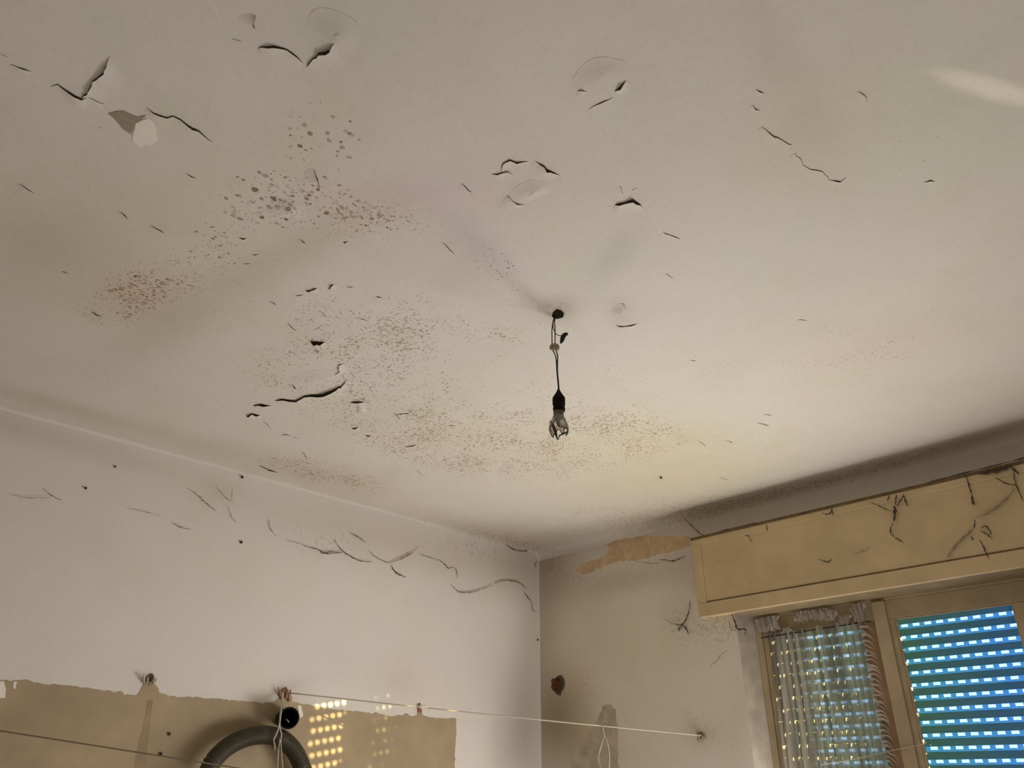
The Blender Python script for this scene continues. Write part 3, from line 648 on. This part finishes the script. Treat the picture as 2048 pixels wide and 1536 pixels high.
W([[.0036, (1963, 1056), (1972, 1052), (1984, 1070)], [.0034, (1961, 1062), (1972, 1068), (1986, 1078)], [.003, (1950, 1040), (1948, 1056)], [.0034, (1960, 1080), (1968, 1098), (1978, 1118)], [.0038, (1942, 1072), (1946, 1080)]],
  'tangle of short dark cobweb shreds low on the shutter box right of centre')
W([[.0042, (1895, 1115), (1912, 1092), (1932, 1070), (1950, 1054)], [.0035, (1955, 1036), (1985, 1020), (2010, 1000), (2030, 978)]], 'brown dusty cobweb streak slanting across the shutter box', mat=M_WEBL, o=.004)
W([[.0040, (1644, 1120), (1655, 1124), (1664, 1118)], [.0015, (1634, 1117), (1646, 1121)]], 'small dark smile-shaped cobweb scrap on the shutter box panel')
W([[.0034, (1645, 1026), (1655, 1029), (1662, 1024), (1664, 1016)], [.0034, (1664, 1018), (1666, 1031)]], 'little cobweb hook at the box top left of the big clump')
W([[.0032, (1533, 1049), (1534, 1062)]], 'tiny vertical cobweb stub under the box top near its left end')
W([[.0026, (1490, 1070), (1496, 1072), (1500, 1078)], [.0020, (1499, 1077), (1505, 1085)]], 'curled cobweb bit at the box top, leftmost on the box')
W([[.0024, (1708, 1108), (1725, 1102), (1742, 1094)]], 'faint brown cobweb smear right of the smile-shaped scrap', mat=M_WEBL, o=.004)
# thick dirty web line along the joint between the box and the wall above
P = [(1440, 1066), (1500, 1052), (1560, 1041), (1620, 1027), (1680, 1012), (1740, 998), (1800, 984), (1860, 968), (1920, 952), (1990, 935), (2060, 917)]
Q = smooth_path([ony(x, y, BF - .002) + Vector((0, 0, .008)) for x, y in P], 8)
V, F = tube_data(Q, [max(.0012, .0042 * (0.55 + .5 * sin(i * .9) * random.random())) for i in range(len(Q))], 5)
thing(pyd('cobweb', V, F, M_WEB, None, True), 'dark cobweb line running along the top edge of the shutter box', 'cobweb')
P = [(1430, 1010), (1500, 990), (1560, 976), (1620, 964), (1690, 948), (1750, 932), (1830, 912)]
Q = smooth_path([ony(x, y, YW - .012) for x, y in P], 8)
V, F = tube_data(Q, [max(.0012, .0050 * (0.5 + .6 * sin(i * .7) * random.random())) for i in range(len(Q))], 5)
thing(pyd('cobweb', V, F, M_WEB, None, True), 'sooty cobweb line in the angle of ceiling and window wall above the box', 'cobweb')

# ------------------------------------------------------------------ window frame, sashes and panes
win = struct(empty('window_1', (-1.31, FY, OZ0)))
FB = FY + .07
fx0, fx1, fz0, fz1 = x0i, x1i, OZ0 + .001, 2.312
def wbox(name, a, b, mat=M_WOOD2, parent=win, bev=.003):
    o = box(name, a, b, mat, None, bev)
    if parent is win: under(o, win)
    else: o.parent = parent
    return o
wbox('jamb', (fx0, FY, fz0), (fx0 + .032, FB, fz1)); wbox('jamb', (fx1 - .032, FY, fz0), (fx1, FB, fz1))
wbox('head', (fx0 + .032, FY, fz1 - .03), (fx1 - .032, FB, fz1)); wbox('sill', (fx0 + .032, FY - .03, fz0), (fx1 - .032, FB, fz0 + .03))
gTL, gTR = ony(1791, 1238, FY + .02), ony(2027, 1205, FY + .02)
gLL = ony(1535, 1290, FY + .03).x
m0, m1 = ony(1742, 1212, FY - .012).x, ony(1768, 1206, FY - .012).x
gz1 = (gTL.z + gTR.z) / 2; gz0 = 1.02
print('GLASS', gTL, gTR, gLL, m0, m1, gz1)
def sash(x0, x1, gx0, gx1, y0, matl, matr, mat):
    s = wbox('sash', (x0, y0, gz1), (x1, y0 + .045, fz1 - .03), mat)            # top rail carries the rest
    for nm, a, b, mm in (('stile', (x0, y0, fz0 + .03), (gx0, y0 + .045, gz1), matl), ('stile', (gx1, y0, fz0 + .03), (x1, y0 + .045, gz1), matr),
                         ('bottom_rail', (gx0, y0, fz0 + .03), (gx1, y0 + .045, gz0), mat)):
        wbox(nm, a, b, mm, s)
    wbox('bead', (gx0, y0 + .004, gz0), (gx0 + .008, y0 + .018, gz1), mat, s, .002)
    wbox('bead', (gx1 - .008, y0 + .004, gz0), (gx1, y0 + .018, gz1), mat, s, .002)
    wbox('bead', (gx0 + .008, y0 + .004, gz1 - .008), (gx1 - .008, y0 + .018, gz1), mat, s, .002)
    wbox('pane', (gx0, y0 + .019, gz0), (gx1, y0 + .023, gz1), M_GLASS, s, 0)
    return s
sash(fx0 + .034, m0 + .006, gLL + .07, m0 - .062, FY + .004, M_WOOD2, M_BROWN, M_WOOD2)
sash(m0 + .010, fx1 - .034, gTL.x, gTR.x, FY + .002, M_WOOD2, M_WOOD2, M_WOOD2)
wbox('mullion_cover', (m0, FY - .014, fz0 + .03), (m1, FY + .003, fz1 - .032), M_WOOD2, win, .004)

# ------------------------------------------------------------------ roller shutter
SY, PIT, HOLE = 3.80, 0.0503, 0.0503
sx0, sx1 = x0i + .006, x1i - .006
def slat_mesh(shift):
    V, F, MI = [], [], []
    def q(a, b, c, d, mi):
        o = len(V); V.extend((a, b, c, d)); F.append((o, o + 1, o + 2, o + 3)); MI.append(mi)
    hw, hh, hd = .0285, .0122, .0150
    zt, zh1 = 0.0060, 0.0052; zh0 = zh1 - hh; zb = -.0150          # link strip spans zt..zb with the holes zh0..zh1
    def strip(xa, xb, z0, z1): q((xa, 0, z0), (xb, 0, z0), (xb, 0, z1), (xa, 0, z1), 1)
    strip(sx0, sx1, zh1, zt); strip(sx0, sx1, zb, zh0)
    xs = sx0; k = 0
    x = sx0 + .02 + shift
    while x + hw < sx1 - .012:
        strip(xs, x, zh0, zh1); xs = x + hw
        q((xs, 0, zh0), (xs, 0, zh1), (xs, hd, zh1), (xs, hd, zh0), 1); x += HOLE
    strip(xs, sx1, zh0, zh1)
    K = 6; z1, z0 = zb, zt - PIT
    pr = [(-.0075 * sin(pi * i / K) ** .8, z1 + (z0 - z1) * i / K) for i in range(K + 1)]
    pb = [(.003 * sin(pi * i / K), z1 + (z0 - z1) * i / K) for i in range(K + 1)]
    for i in range(K):
        q((sx0, pr[i + 1][0], pr[i + 1][1]), (sx1, pr[i + 1][0], pr[i + 1][1]), (sx1, pr[i][0], pr[i][1]), (sx0, pr[i][0], pr[i][1]), 0)
        q((sx0, pb[i][0], pb[i][1]), (sx1, pb[i][0], pb[i][1]), (sx1, pb[i + 1][0], pb[i + 1][1]), (sx0, pb[i + 1][0], pb[i + 1][1]), 0)
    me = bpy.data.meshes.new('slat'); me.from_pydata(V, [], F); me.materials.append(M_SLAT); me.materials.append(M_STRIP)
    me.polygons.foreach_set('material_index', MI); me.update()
    return me
rs = empty('roller_shutter', ((sx0 + sx1) / 2, SY, 1.25), 'closed blue-green perforated plastic roller shutter outside the window glass', 'shutter')
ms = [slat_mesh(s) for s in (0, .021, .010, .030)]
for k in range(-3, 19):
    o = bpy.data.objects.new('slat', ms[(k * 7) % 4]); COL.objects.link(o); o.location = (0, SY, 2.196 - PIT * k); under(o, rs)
for xg in (sx0 - .005, sx1 - .012):
    o = box('guide_rail', (xg, SY - .014, OZ0 + .001), (xg + .017, SY + .014, OZ1), M_NAIL, rs)

# ------------------------------------------------------------------ lace curtain on the left sash
CYY = FY - .018
cl, cr = ony(1531, 1262, CYY).x, ony(1722, 1240, CYY).x
cz1 = ony(1640, 1250, CYY).z; cz0 = 1.0
cur = empty('lace_curtain', (cl, CYY, cz0), 'grimy white lace half curtain bunched along the top of the left window sash', 'curtain')
nx, nz = 150, 60
pl_ = [(random.uniform(18, 120), random.uniform(0, 6.28), random.uniform(.2, 1)) for _ in range(7)]
def pleat(x, z):
    s = sum(a * sin(f * (x + .02 * sin(3 * z)) + p) for f, p, a in pl_)
    return s * .0052
V, F = grid([i / nx for i in range(nx + 1)], [j / nz for j in range(nz + 1)],
            lambda u, v: (cl + (cr - cl) * u + .006 * sin(9 * v + 3 * u), CYY + pleat((cr - cl) * u * 2.2, v * (cz1 - cz0)), cz0 + (cz1 - cz0) * v - .012 * abs(sin(u * 16)) * (v > .99)))
o = pyd('lace_panel', V, F, M_LACE, None, True); under(o, cur)
# gathered heading above the rod
hp = [(1526, 1246, 30, 26), (1545, 1243, 34, 28), (1600, 1228, 30, 22), (1622, 1218, 38, 28), (1640, 1219, 36, 30), (1660, 1228, 26, 18), (1718, 1222, 26, 34), (1575, 1256, 20, 10), (1690, 1236, 22, 14)]
parts = []
for (x, y, wpx, hpx) in hp:
    c = ony(x, y + 4, CYY - .01); wv = wpx * .0024; hv = hpx * .0024; ph = random.random() * 6
    v, f = grid([i / 18 for i in range(19)], [j / 8 for j in range(9)],
                lambda u, t: c + Vector(((u - .5) * wv * (1 + .25 * sin(3 * t + ph)), .012 * sin(u * 19 + ph + 2 * t) + .006 * sin(u * 41 + 5 * t), (t - .5) * hv * (.7 + .5 * sin(pi * u)) + .005 * sin(u * 23 + ph))))
    parts.append(([Vector(q) for q in v], f))
for v_, f_ in parts:
    for q_ in v_: q_.z = min(q_.z, bz0 - .006)
V, F = merge(parts); o = pyd('bunched_heading', V, F, M_RUFF, None, True); under(o, cur)
rodp = [ony(1522, 1276, CYY - .004), ony(1742, 1242, CYY - .004)]
V, F = tube_data([rodp[0].lerp(rodp[1], i / 8) for i in range(9)], .0028, 6); o = pyd('curtain_wire', V, F, M_NAIL, None, True); under(o, cur)
# frayed fringe down the right edge
parts = []
for jj in range(46):
    zt = cz1 - .01 - jj * (cz1 - cz0) / 60 + random.uniform(-.004, .004); ph = random.random() * 6; ln = random.uniform(.032, .056); wd = random.uniform(.006, .013)
    v, f = grid([i / 7 for i in range(8)], [0, .5, 1],
                lambda u, t: Vector((cr - .008 + ln * sin(u * 1.35), CYY - .006 + .010 * sin(u * 4 + ph), zt - .040 * u * u - (t - .5) * wd * (1.25 - u) + .004 * sin(u * 7 + ph))))
    parts.append((v, f))
V, F = merge(parts); o = pyd('edge_fringe', V, F, M_RUFF, None, True); under(o, cur)

# ------------------------------------------------------------------ broken bulb on its flex
hb = onz(1111, 632)
LD = lambda x, y, d=0.0: CAM + ray(x, y) * (((hb - CAM).to_2d().length + d) / ray(x, y).to_2d().length)   # on the vertical through the lamp
side = Vector((rt.x, rt.y, 0)).normalized(); toc = Vector((-hb.x, -hb.y, 0)).normalized()
lm = empty('pendant_lamp', hb, 'broken light bulb hanging on two bare wires from the ceiling hole', 'lamp')
def part(name, vf, mat, par=lm, sm=True):
    o = pyd(name, vf[0], vf[1], mat, None, sm)
    if par is lm: under(o, lm)
    else: o.parent = par
    return o
px1 = [(1110, 630), (1106, 644), (1104, 660), (1104, 676), (1104, 692)]
px2 = [(1112, 630), (1109, 642), (1110, 656), (1110, 672), (1110, 690)]
part('wire', tube_data(smooth_path([LD(*p) for p in px1]), .0016, 6), M_WIRE)
part('wire', tube_data(smooth_path([LD(*p, .004) for p in px2]), .0016, 6), M_WIRE)
part('wire', tube_data(smooth_path([LD(*p, -.004) for p in [(1111, 631), (1106, 646), (1107, 657), (1112, 668), (1119, 671), (1124, 671)]]), .0013, 6), M_WIRE)
# crumpled tape round the third wire's end
tp = [(1126, 672, 3.2), (1124, 680, 4.6), (1121, 686, 3.4)]
c = smooth_path([LD(1136, 668, -.004), LD(1130, 669, -.004), LD(1126, 674, -.004), LD(1124, 681, -.004), LD(1121, 687, -.004)], 3)
part('taped_wire_end', tube_data(c, [.004, .0055, .006, .0065, .007, .0075, .0075, .0072, .0068, .0062, .005, .0035, .002][:len(c)], 6), M_BLACK, sm=False)
part('plaster_crumbs', merge([tube_data([LD(x, y), LD(x + dx, y + dy)], .003, 5) for x, y, dx, dy in [(1112, 626, 6, 6), (1118, 622, 5, 7), (1106, 630, 4, 6), (1121, 629, 5, 4)]]), M_SOCKET)
# terminal block: two screw barrels side by side in a ribbed body
tc_ = LD(1109, 695)
bm = bmesh.new(); box_bm(bm, (-.0135, -.006, -.0085), (.0135, .006, .0085), .002); box_bm(bm, (-.0155, -.0045, -.0045), (.0155, .0045, .0035), .001)
for sx_ in (-.006, .006):
    r = bmesh.ops.create_cone(bm, cap_ends=True, segments=10, radius1=.0042, radius2=.0042, depth=.022)
    for v in r['verts']: v.co += Vector((sx_, -.003, 0))
bmesh.ops.transform(bm, matrix=Matrix.Translation(tc_) @ Matrix.Rotation(math.atan2(side.y, side.x), 4, 'Z') @ Matrix.Rotation(radians(8), 4, 'Y'), verts=bm.verts)
tb = from_bm('terminal_block', bm, M_BLOCK); under(tb, lm)
for sx_ in (-.006, .006):
    part('screw', lathe_data([(.0001, .0), (.0026, .0), (.0026, .002), (.0001, .002)], tc_ + side * sx_ + toc * .0065, 8, toc), M_CAP, tb)
part('wire', tube_data(smooth_path([LD(*p) for p in [(1106, 701), (1111, 712), (1113, 726), (1114, 745), (1116, 765), (1117, 780)]]), .0018, 6), M_WIRE)
part('wire', tube_data(smooth_path([LD(*p, .003) for p in [(1112, 701), (1115, 711), (1115, 726), (1115, 745), (1117, 765), (1118, 780)]]), .0018, 6), M_WIRE)
part('wire', tube_data(smooth_path([LD(*p, .002) for p in [(1117, 778), (1121, 786), (1127, 796), (1128, 806)]]), .0018, 6), M_WIRE)
t0, t1 = LD(1117, 776), LD(1117, 822); hh = t0.z - t1.z
ax = Vector((0, 0, -1))
part('socket', lathe_data([(.001, 0), (.003, hh * .05), (.006, hh * .16), (.013, hh * .32), (.0180, hh * .42), (.0190, hh * .50), (.0186, hh * .74), (.0165, hh * .78), (.0172, hh * .84), (.0182, hh * .90), (.0176, hh * 1.0), (.0150, hh * 1.03), (.001, hh * 1.03)], t0, 24, ax), M_SOCKET)
s0, s1 = LD(1117, 820), LD(1117, 834); h2 = s0.z - s1.z
part('bulb_cap', lathe_data([(.0140, -.004)] + [(.0145 + (.0012 if i % 2 else 0), h2 * i / 6) for i in range(7)] + [(.0145, h2 + .002)], s0, 24, ax), M_CAP)
# glass: a jagged bowl, broken away towards the bottom
b0, b1 = LD(1117, 830), LD(1117, 872); hg = b0.z - b1.z
seg, rows = 30, 12; V, F = [], []
def edge(a):  # how far down the glass survives at this angle
    return .70 + .17 * sin(2 * a + .6) + .12 * sin(5 * a + 1) + .07 * sin(9 * a)
for k in range(seg):
    a = 2 * pi * k / seg; e = min(1.02, edge(a))
    for i in range(rows + 1):
        t = e * i / rows
        r = .0150 + (.0285 - .0150) * sin(min(1, t / .62) * pi / 2) ** 1.5 if t < .62 else .0285 * sqrt(max(.02, 1 - ((t - .62) / .55) ** 2))
        V.append(b0 + ax * (hg * t) + side * (r * cos(a)) + toc * (r * sin(a)))
for k in range(seg):
    for i in range(rows):
        a, b = k * (rows + 1) + i, ((k + 1) % seg) * (rows + 1) + i
        F.append((a, b, b + 1, a + 1))
gb_ = part('broken_glass', (V, F), M_BULB)
rim = [V[k * (rows + 1) + rows] for k in range(seg)]; part('jagged_rim', tube_data(rim + [rim[0]], .0016, 5), M_SHARD, gb_)
part('hanging_shard', merge([tube_data([LD(1101, 842), LD(1108, 855), LD(1112, 868), LD(1115, 880)], [.0030, .0042, .0042, .0012], 5), tube_data([LD(1127, 836), LD(1133, 848), LD(1136, 862), LD(1128, 867), LD(1119, 871), LD(1116, 880)], [.0012, .0016, .0018, .0030, .0022, .001], 5), tube_data([LD(1100, 846), LD(1099, 858), LD(1106, 868)], [.001, .0012, .001], 5)]), M_SHARD, gb_)
part('filament_stem', merge([lathe_data([(.001, -.004), (.007, 0), (.005, hg * .2), (.0032, hg * .45), (.004, hg * .52), (.001, hg * .55)], b0, 12, ax), tube_data([b0 + ax * (hg * .4), b0 + ax * (hg * .75) + side * .010], .0007, 5), tube_data([b0 + ax * (hg * .4), b0 + ax * (hg * .72) - side * .010], .0007, 5)]), M_BULB)

# ------------------------------------------------------------------ things on the left wall
def anchor(cx, cy, label, plane, spikes, hole_mat, r=.012, mat2=None, name='wall_plug'):
    """torn-out wall plug: a rough hole with crumbs of plaster standing round it"""
    f = (lambda x, y, o=0: onx(x, y, XL + o)) if plane == 'x' else (lambda x, y, o=0: ony(x, y, YW - o))
    c = f(cx, cy, .002); nrm = Vector((1, 0, 0)) if plane == 'x' else Vector((0, -1, 0)); t = nrm.cross(Vector((0, 0, 1)))
    root = empty(name, c, label, 'wall plug')
    n = 14; rim = []
    for k in range(n):
        a = 2 * pi * k / n; rr = r * random.uniform(.75, 1.25)
        rim.append(c + t * (rr * cos(a)) + Vector((0, 0, rr * 1.1 * sin(a))))
    V = [c] + rim; F = [(0, 1 + k, 1 + (k + 1) % n) for k in range(n)]
    under(pyd('hole', V, F, hole_mat), root)
    parts = []
    for (x0, y0, x1, y1, rr) in spikes:
        p, q = f(x0, y0, .006), f(x1, y1, random.uniform(.014, .03))
        parts.append(tube_data([p, p.lerp(q, .5) + nrm * .004, q], [rr, rr * .8, rr * .25], 5))
    V, F = merge(parts); under(pyd('crumbling_rim', V, F, mat2 or M_PLUG), root)
    return root
anchor(299, 1358, 'torn wall plug with crumbled plaster on the paint edge at far left', 'x',
       [(288, 1366, 287, 1346, .005), (293, 1367, 296, 1352, .006), (304, 1366, 310, 1352, .007), (310, 1362, 314, 1356, .005), (292, 1362, 306, 1370, .005), (300, 1368, 312, 1366, .005)], M_GAP, .020)
anchor(568, 1386, 'pinkish torn wall plug holding the strings above the black pipe end', 'x',
       [(560, 1392, 556, 1374, .006), (572, 1395, 573, 1376, .008), (578, 1394, 581, 1378, .006), (564, 1400, 566, 1380, .006), (578, 1402, 576, 1384, .007)], M_GAP, .022, M_RED)
anchor(839, 1411, 'small rusty nail hole where the cord crosses the patch top', 'x', [(838, 1424, 839, 1408, .006), (842, 1424, 840, 1412, .005)], M_NAIL, .010, M_RED)
anchor(1403, 1471, 'plug with a dusty knot of cord on the window wall', 'y',
       [(1396, 1480, 1402, 1464, .007), (1404, 1478, 1410, 1466, .007), (1397, 1468, 1411, 1474, .007), (1400, 1476, 1394, 1480, .004), (1396, 1466, 1412, 1470, .005)], M_NAIL, .014, M_WEBL)
# rusted pipe hole in the window wall
c = ony(1115, 1370, YW - .001)
rp = empty('rusty_pipe_hole', c, 'ragged rusty brown pipe hole in the window wall near the corner', 'pipe')
hp_ = [(1102, 1362), (1104, 1358), (1110, 1357), (1117, 1351), (1123, 1350), (1128, 1357), (1130, 1366), (1128, 1377), (1123, 1384), (1122, 1391), (1117, 1391), (1112, 1387), (1105, 1380), (1102, 1374), (1104, 1368)]
poly_plate('hole', [ony(*p, YW - .0005) for p in hp_], (0, -1, 0), .001, M_GAP, rp, .001, .01)
c2 = ony(1116, 1372, YW - .003)
V, F = lathe_data([(.001, 0), (.010, .001), (.017, .0), (.026, .006), (.029, .010), (.026, .012), (.017, .004), (.010, .003), (.001, .004)], c2, 18, Vector((0, -1, 0)))
V = [c2 + Vector(((q - c2).x * .98, (q - c2).y, (q - c2).z * 1.15 * (1 + .12 * sin(4 * math.atan2((q - c2).z, (q - c2).x))))) for q in V]
under(pyd('rust_crust', V, F, M_RUST, None, True), rp)
V, F = lathe_data([(.001, 0), (.011, 0), (.011, .007), (.008, .007), (.008, .002), (.001, .002)], ony(1117, 1360, YW - .004), 12, Vector((.2, -1, 0)))
under(pyd('pipe_end', V, F, M_NAIL, None, True), rp)
# two nails on the bare patch and small ones on the walls
for (x, y, lab, plane, r) in [(337, 1468, 'black nail head on the bare tan patch, upper of the pair', 'x', .0065), (320, 1508, 'black nail head on the bare tan patch, lower of the pair', 'x', .0065),
                              (481, 1085, 'black nail alone in the middle of the white left wall', 'x', .007), (170, 977, 'nail with a trailing thread near the left end of the ceiling edge', 'x', .0055),
                              (1074, 1280, 'small black nail on the left wall right beside the corner', 'x', .006), (1322, 953, 'small black speck of a nail in the ceiling above the window', 'z', .007),
                              (229, 934, 'dark nail on the left wall just under the ceiling edge', 'x', .005), (483, 955, 'reddish nail head on the edge line between ceiling and left wall', 'x', .007)]:
    if plane == 'x': c = onx(x, y, XL); nr = Vector((1, 0, 0))
    elif plane == 'y': c = ony(x, y, YW); nr = Vector((0, -1, 0))
    else: c = onz(x, y, H); nr = Vector((0, 0, -1))
    V, F = lathe_data([(r * .35, 0), (r * .35, .006), (r, .007), (r * .9, .0095), (r * .2, .010)], c, 10, nr)
    F.append(tuple(range(40, 50)))
    thing(pyd('nail', V, F, M_NAIL, None, True), lab, 'nail')

# ---- corrugated hose hung in a loop
HX = XL + .085
cp = [(415, 1540), (428, 1516), (452, 1492), (482, 1475), (512, 1467), (542, 1467), (568, 1477), (588, 1497), (601, 1522), (609, 1552)]
pts = [onx(x, y + 4, HX) for x, y in cp]
# close the loop below the frame
a, b = pts[-1], pts[0]
cy_, dz = (a.y + b.y) / 2, .24
low = [Vector((HX, a.y + .01, a.z - .12)), Vector((HX + .03, a.y - .06, a.z - .30)), Vector((HX + .04, cy_, a.z - .38)), Vector((HX + .05, b.y + .07, b.z - .32)), Vector((HX + .05, b.y - .01, b.z - .14)), Vector((HX + .055, b.y + .01, b.z - .02))]
loop = smooth_path(pts + low, 14)
dense = []; acc = 0; stepd = .0020
for i in range(len(loop) - 1):
    n = max(1, int((loop[i + 1] - loop[i]).length / stepd))
    for k in range(n): dense.append(loop[i].lerp(loop[i + 1], k / n))
rad = [.0350 + .0016 * (1 if (i // 2) % 2 else -1) for i in range(len(dense))]
V, F = tube_data(dense, rad, 18)
hose = thing(pyd('corrugated_hose', V, F, M_HOSE, None, True), 'grey-green corrugated hose hung in a loop on the bare patch', 'hose')
# ---- black pipe end pointing into the room
c = onx(578, 1436, XL + .12); axd = (Vector((CAM.x, CAM.y, CAM.z + .1)) - c).normalized(); axd = Vector((axd.x, axd.y * .6, axd.z)).normalized()
pr = [(.036, -.118), (.038, -.02), (.0430, -.018), (.0445, -.002), (.0430, .001), (.039, .0), (.036, -.006), (.034, -.09), (.001, -.09)]
V, F = lathe_data(pr, c, 28, axd)
ps = thing(pyd('pipe_end', V, F, M_BLACK, None, True), 'black plastic pipe end sticking out of the wall above the hose', 'pipe')
V, F = lathe_data([(.012, -.06), (.0135, -.03), (.012, -.028), (.010, -.06)], c - Vector((0, 0, .012)), 14, axd)
o = pyd('inner_sleeve', V, F, M_SOCKET, None, True); o.parent = ps
V, F = tube_data([c + axd * -.012 + side * x + Vector((0, 0, z)) for x, z in ((-.012, -.002), (-.002, -.010), (.006, -.018))], [.001, .003, .001], 6)
o = pyd('mouth_highlight', V, F, M_STRING, None, True); o.parent = ps; o['label'] = 'pale highlight sliver inside the pipe mouth'  # highlight in the pipe mouth modelled as a pale sliver

# ---- strings and cords
def cord(name, pts, r, mat, label, cat='string', sub=8):
    Q = smooth_path(pts, sub); V, F = tube_data(Q, r, 6)
    return thing(pyd(name, V, F, mat, None, True), label, cat)
A = onx(572, 1385, XL + .03); B = ony(1403, 1471, YW - .02)
def along(x):  # point of the washing line seen at picture column x
    lo, hi = 0.0, 1.0
    for _ in range(40):
        t = (lo + hi) / 2
        if proj(A.lerp(B, t))[0] < x: lo = t
        else: hi = t
    return A.lerp(B, lo)
cord('washing_line', [A, A.lerp(B, .33) + Vector((0, 0, -.004)), A.lerp(B, .66) + Vector((0, 0, -.004)), B], .0030, M_STRING, 'pale washing line strung across the corner from the pink plug', 'cord')
pg = along(845); d = (B - A).normalized()
V, F = tube_data([pg - d * .022, pg - d * .008, pg + d * .016, pg + d * .024], [.004, .007, .006, .003], 6)
thing(pyd('cord_knot', V, F, plain('bright_cotton', (0.85, 0.76, 0.6), 0.8, 0.05), None, True), 'bright whipped knot on the washing line by the nail hole', 'knot')
k0 = along(1205)
cord('string_loop', [k0, k0 + Vector((.0, 0, -.03)), ony(1213, 1480, k0.y), ony(1219, 1510, k0.y), ony(1217, 1545, k0.y), ony(1211, 1556, k0.y), ony(1203, 1538, k0.y), ony(1197, 1516, k0.y), ony(1201, 1496, k0.y), ony(1208, 1470, k0.y), k0 + Vector((.002, -.002, -.002))], .0021, M_STRING, 'thin pale string loop dangling from the washing line near the corner')
A2, B2 = onx(-80, 1449, XL + .02), ony(1400, 1681, YW - .03)
cord('washing_line', [A2, A2.lerp(B2, .33), A2.lerp(B2, .66), B2], .0026, M_STRINGD, 'dull brown washing line low across the bare tan patch', 'cord')
cord('string', [ony(1853, 1487, FY - .02), ony(1838, 1490, FY - .022), ony(1770, 1504, FY - .03), ony(1703, 1519, FY - .05), ony(1640, 1530, FY - .08)], .0018, M_STRING, 'thin white thread tied across the window mullion and curtain')
# strings from the pink plug down round the hose
hk = onx(566, 1384, XL + .03)
def sx(lst, o=.075): return [hk] + [onx(x, y, XL + (o if i else .05)) for i, (x, y) in enumerate(lst)]
parts = [tube_data(smooth_path(sx([(563, 1402), (562, 1425), (558, 1452), (552, 1470), (547, 1480)], .134), 5), .0030, 6),
         tube_data(smooth_path(sx([(566, 1402), (560, 1430), (560, 1456), (563, 1470), (560, 1484)], .13), 5), .0028, 6),
         tube_data(smooth_path([onx(560, 1478, XL + .13), onx(557, 1500, XL + .13), onx(554, 1545, XL + .12)], 5), .0022, 6),
         tube_data(smooth_path([onx(561, 1478, XL + .13), onx(563, 1505, XL + .13), onx(566, 1545, XL + .12)], 5), .0022, 6),
         tube_data(smooth_path([onx(547, 1480, XL + .125), onx(550, 1494, XL + .122), onx(547, 1500, XL + .085), onx(543, 1492, XL + .040)], 5), .0030, 6)]
V, F = merge(parts)
thing(pyd('hanging_string', V, F, M_STRING, None, True), 'knotted pinkish string tying the hose to the plug above it', 'string')
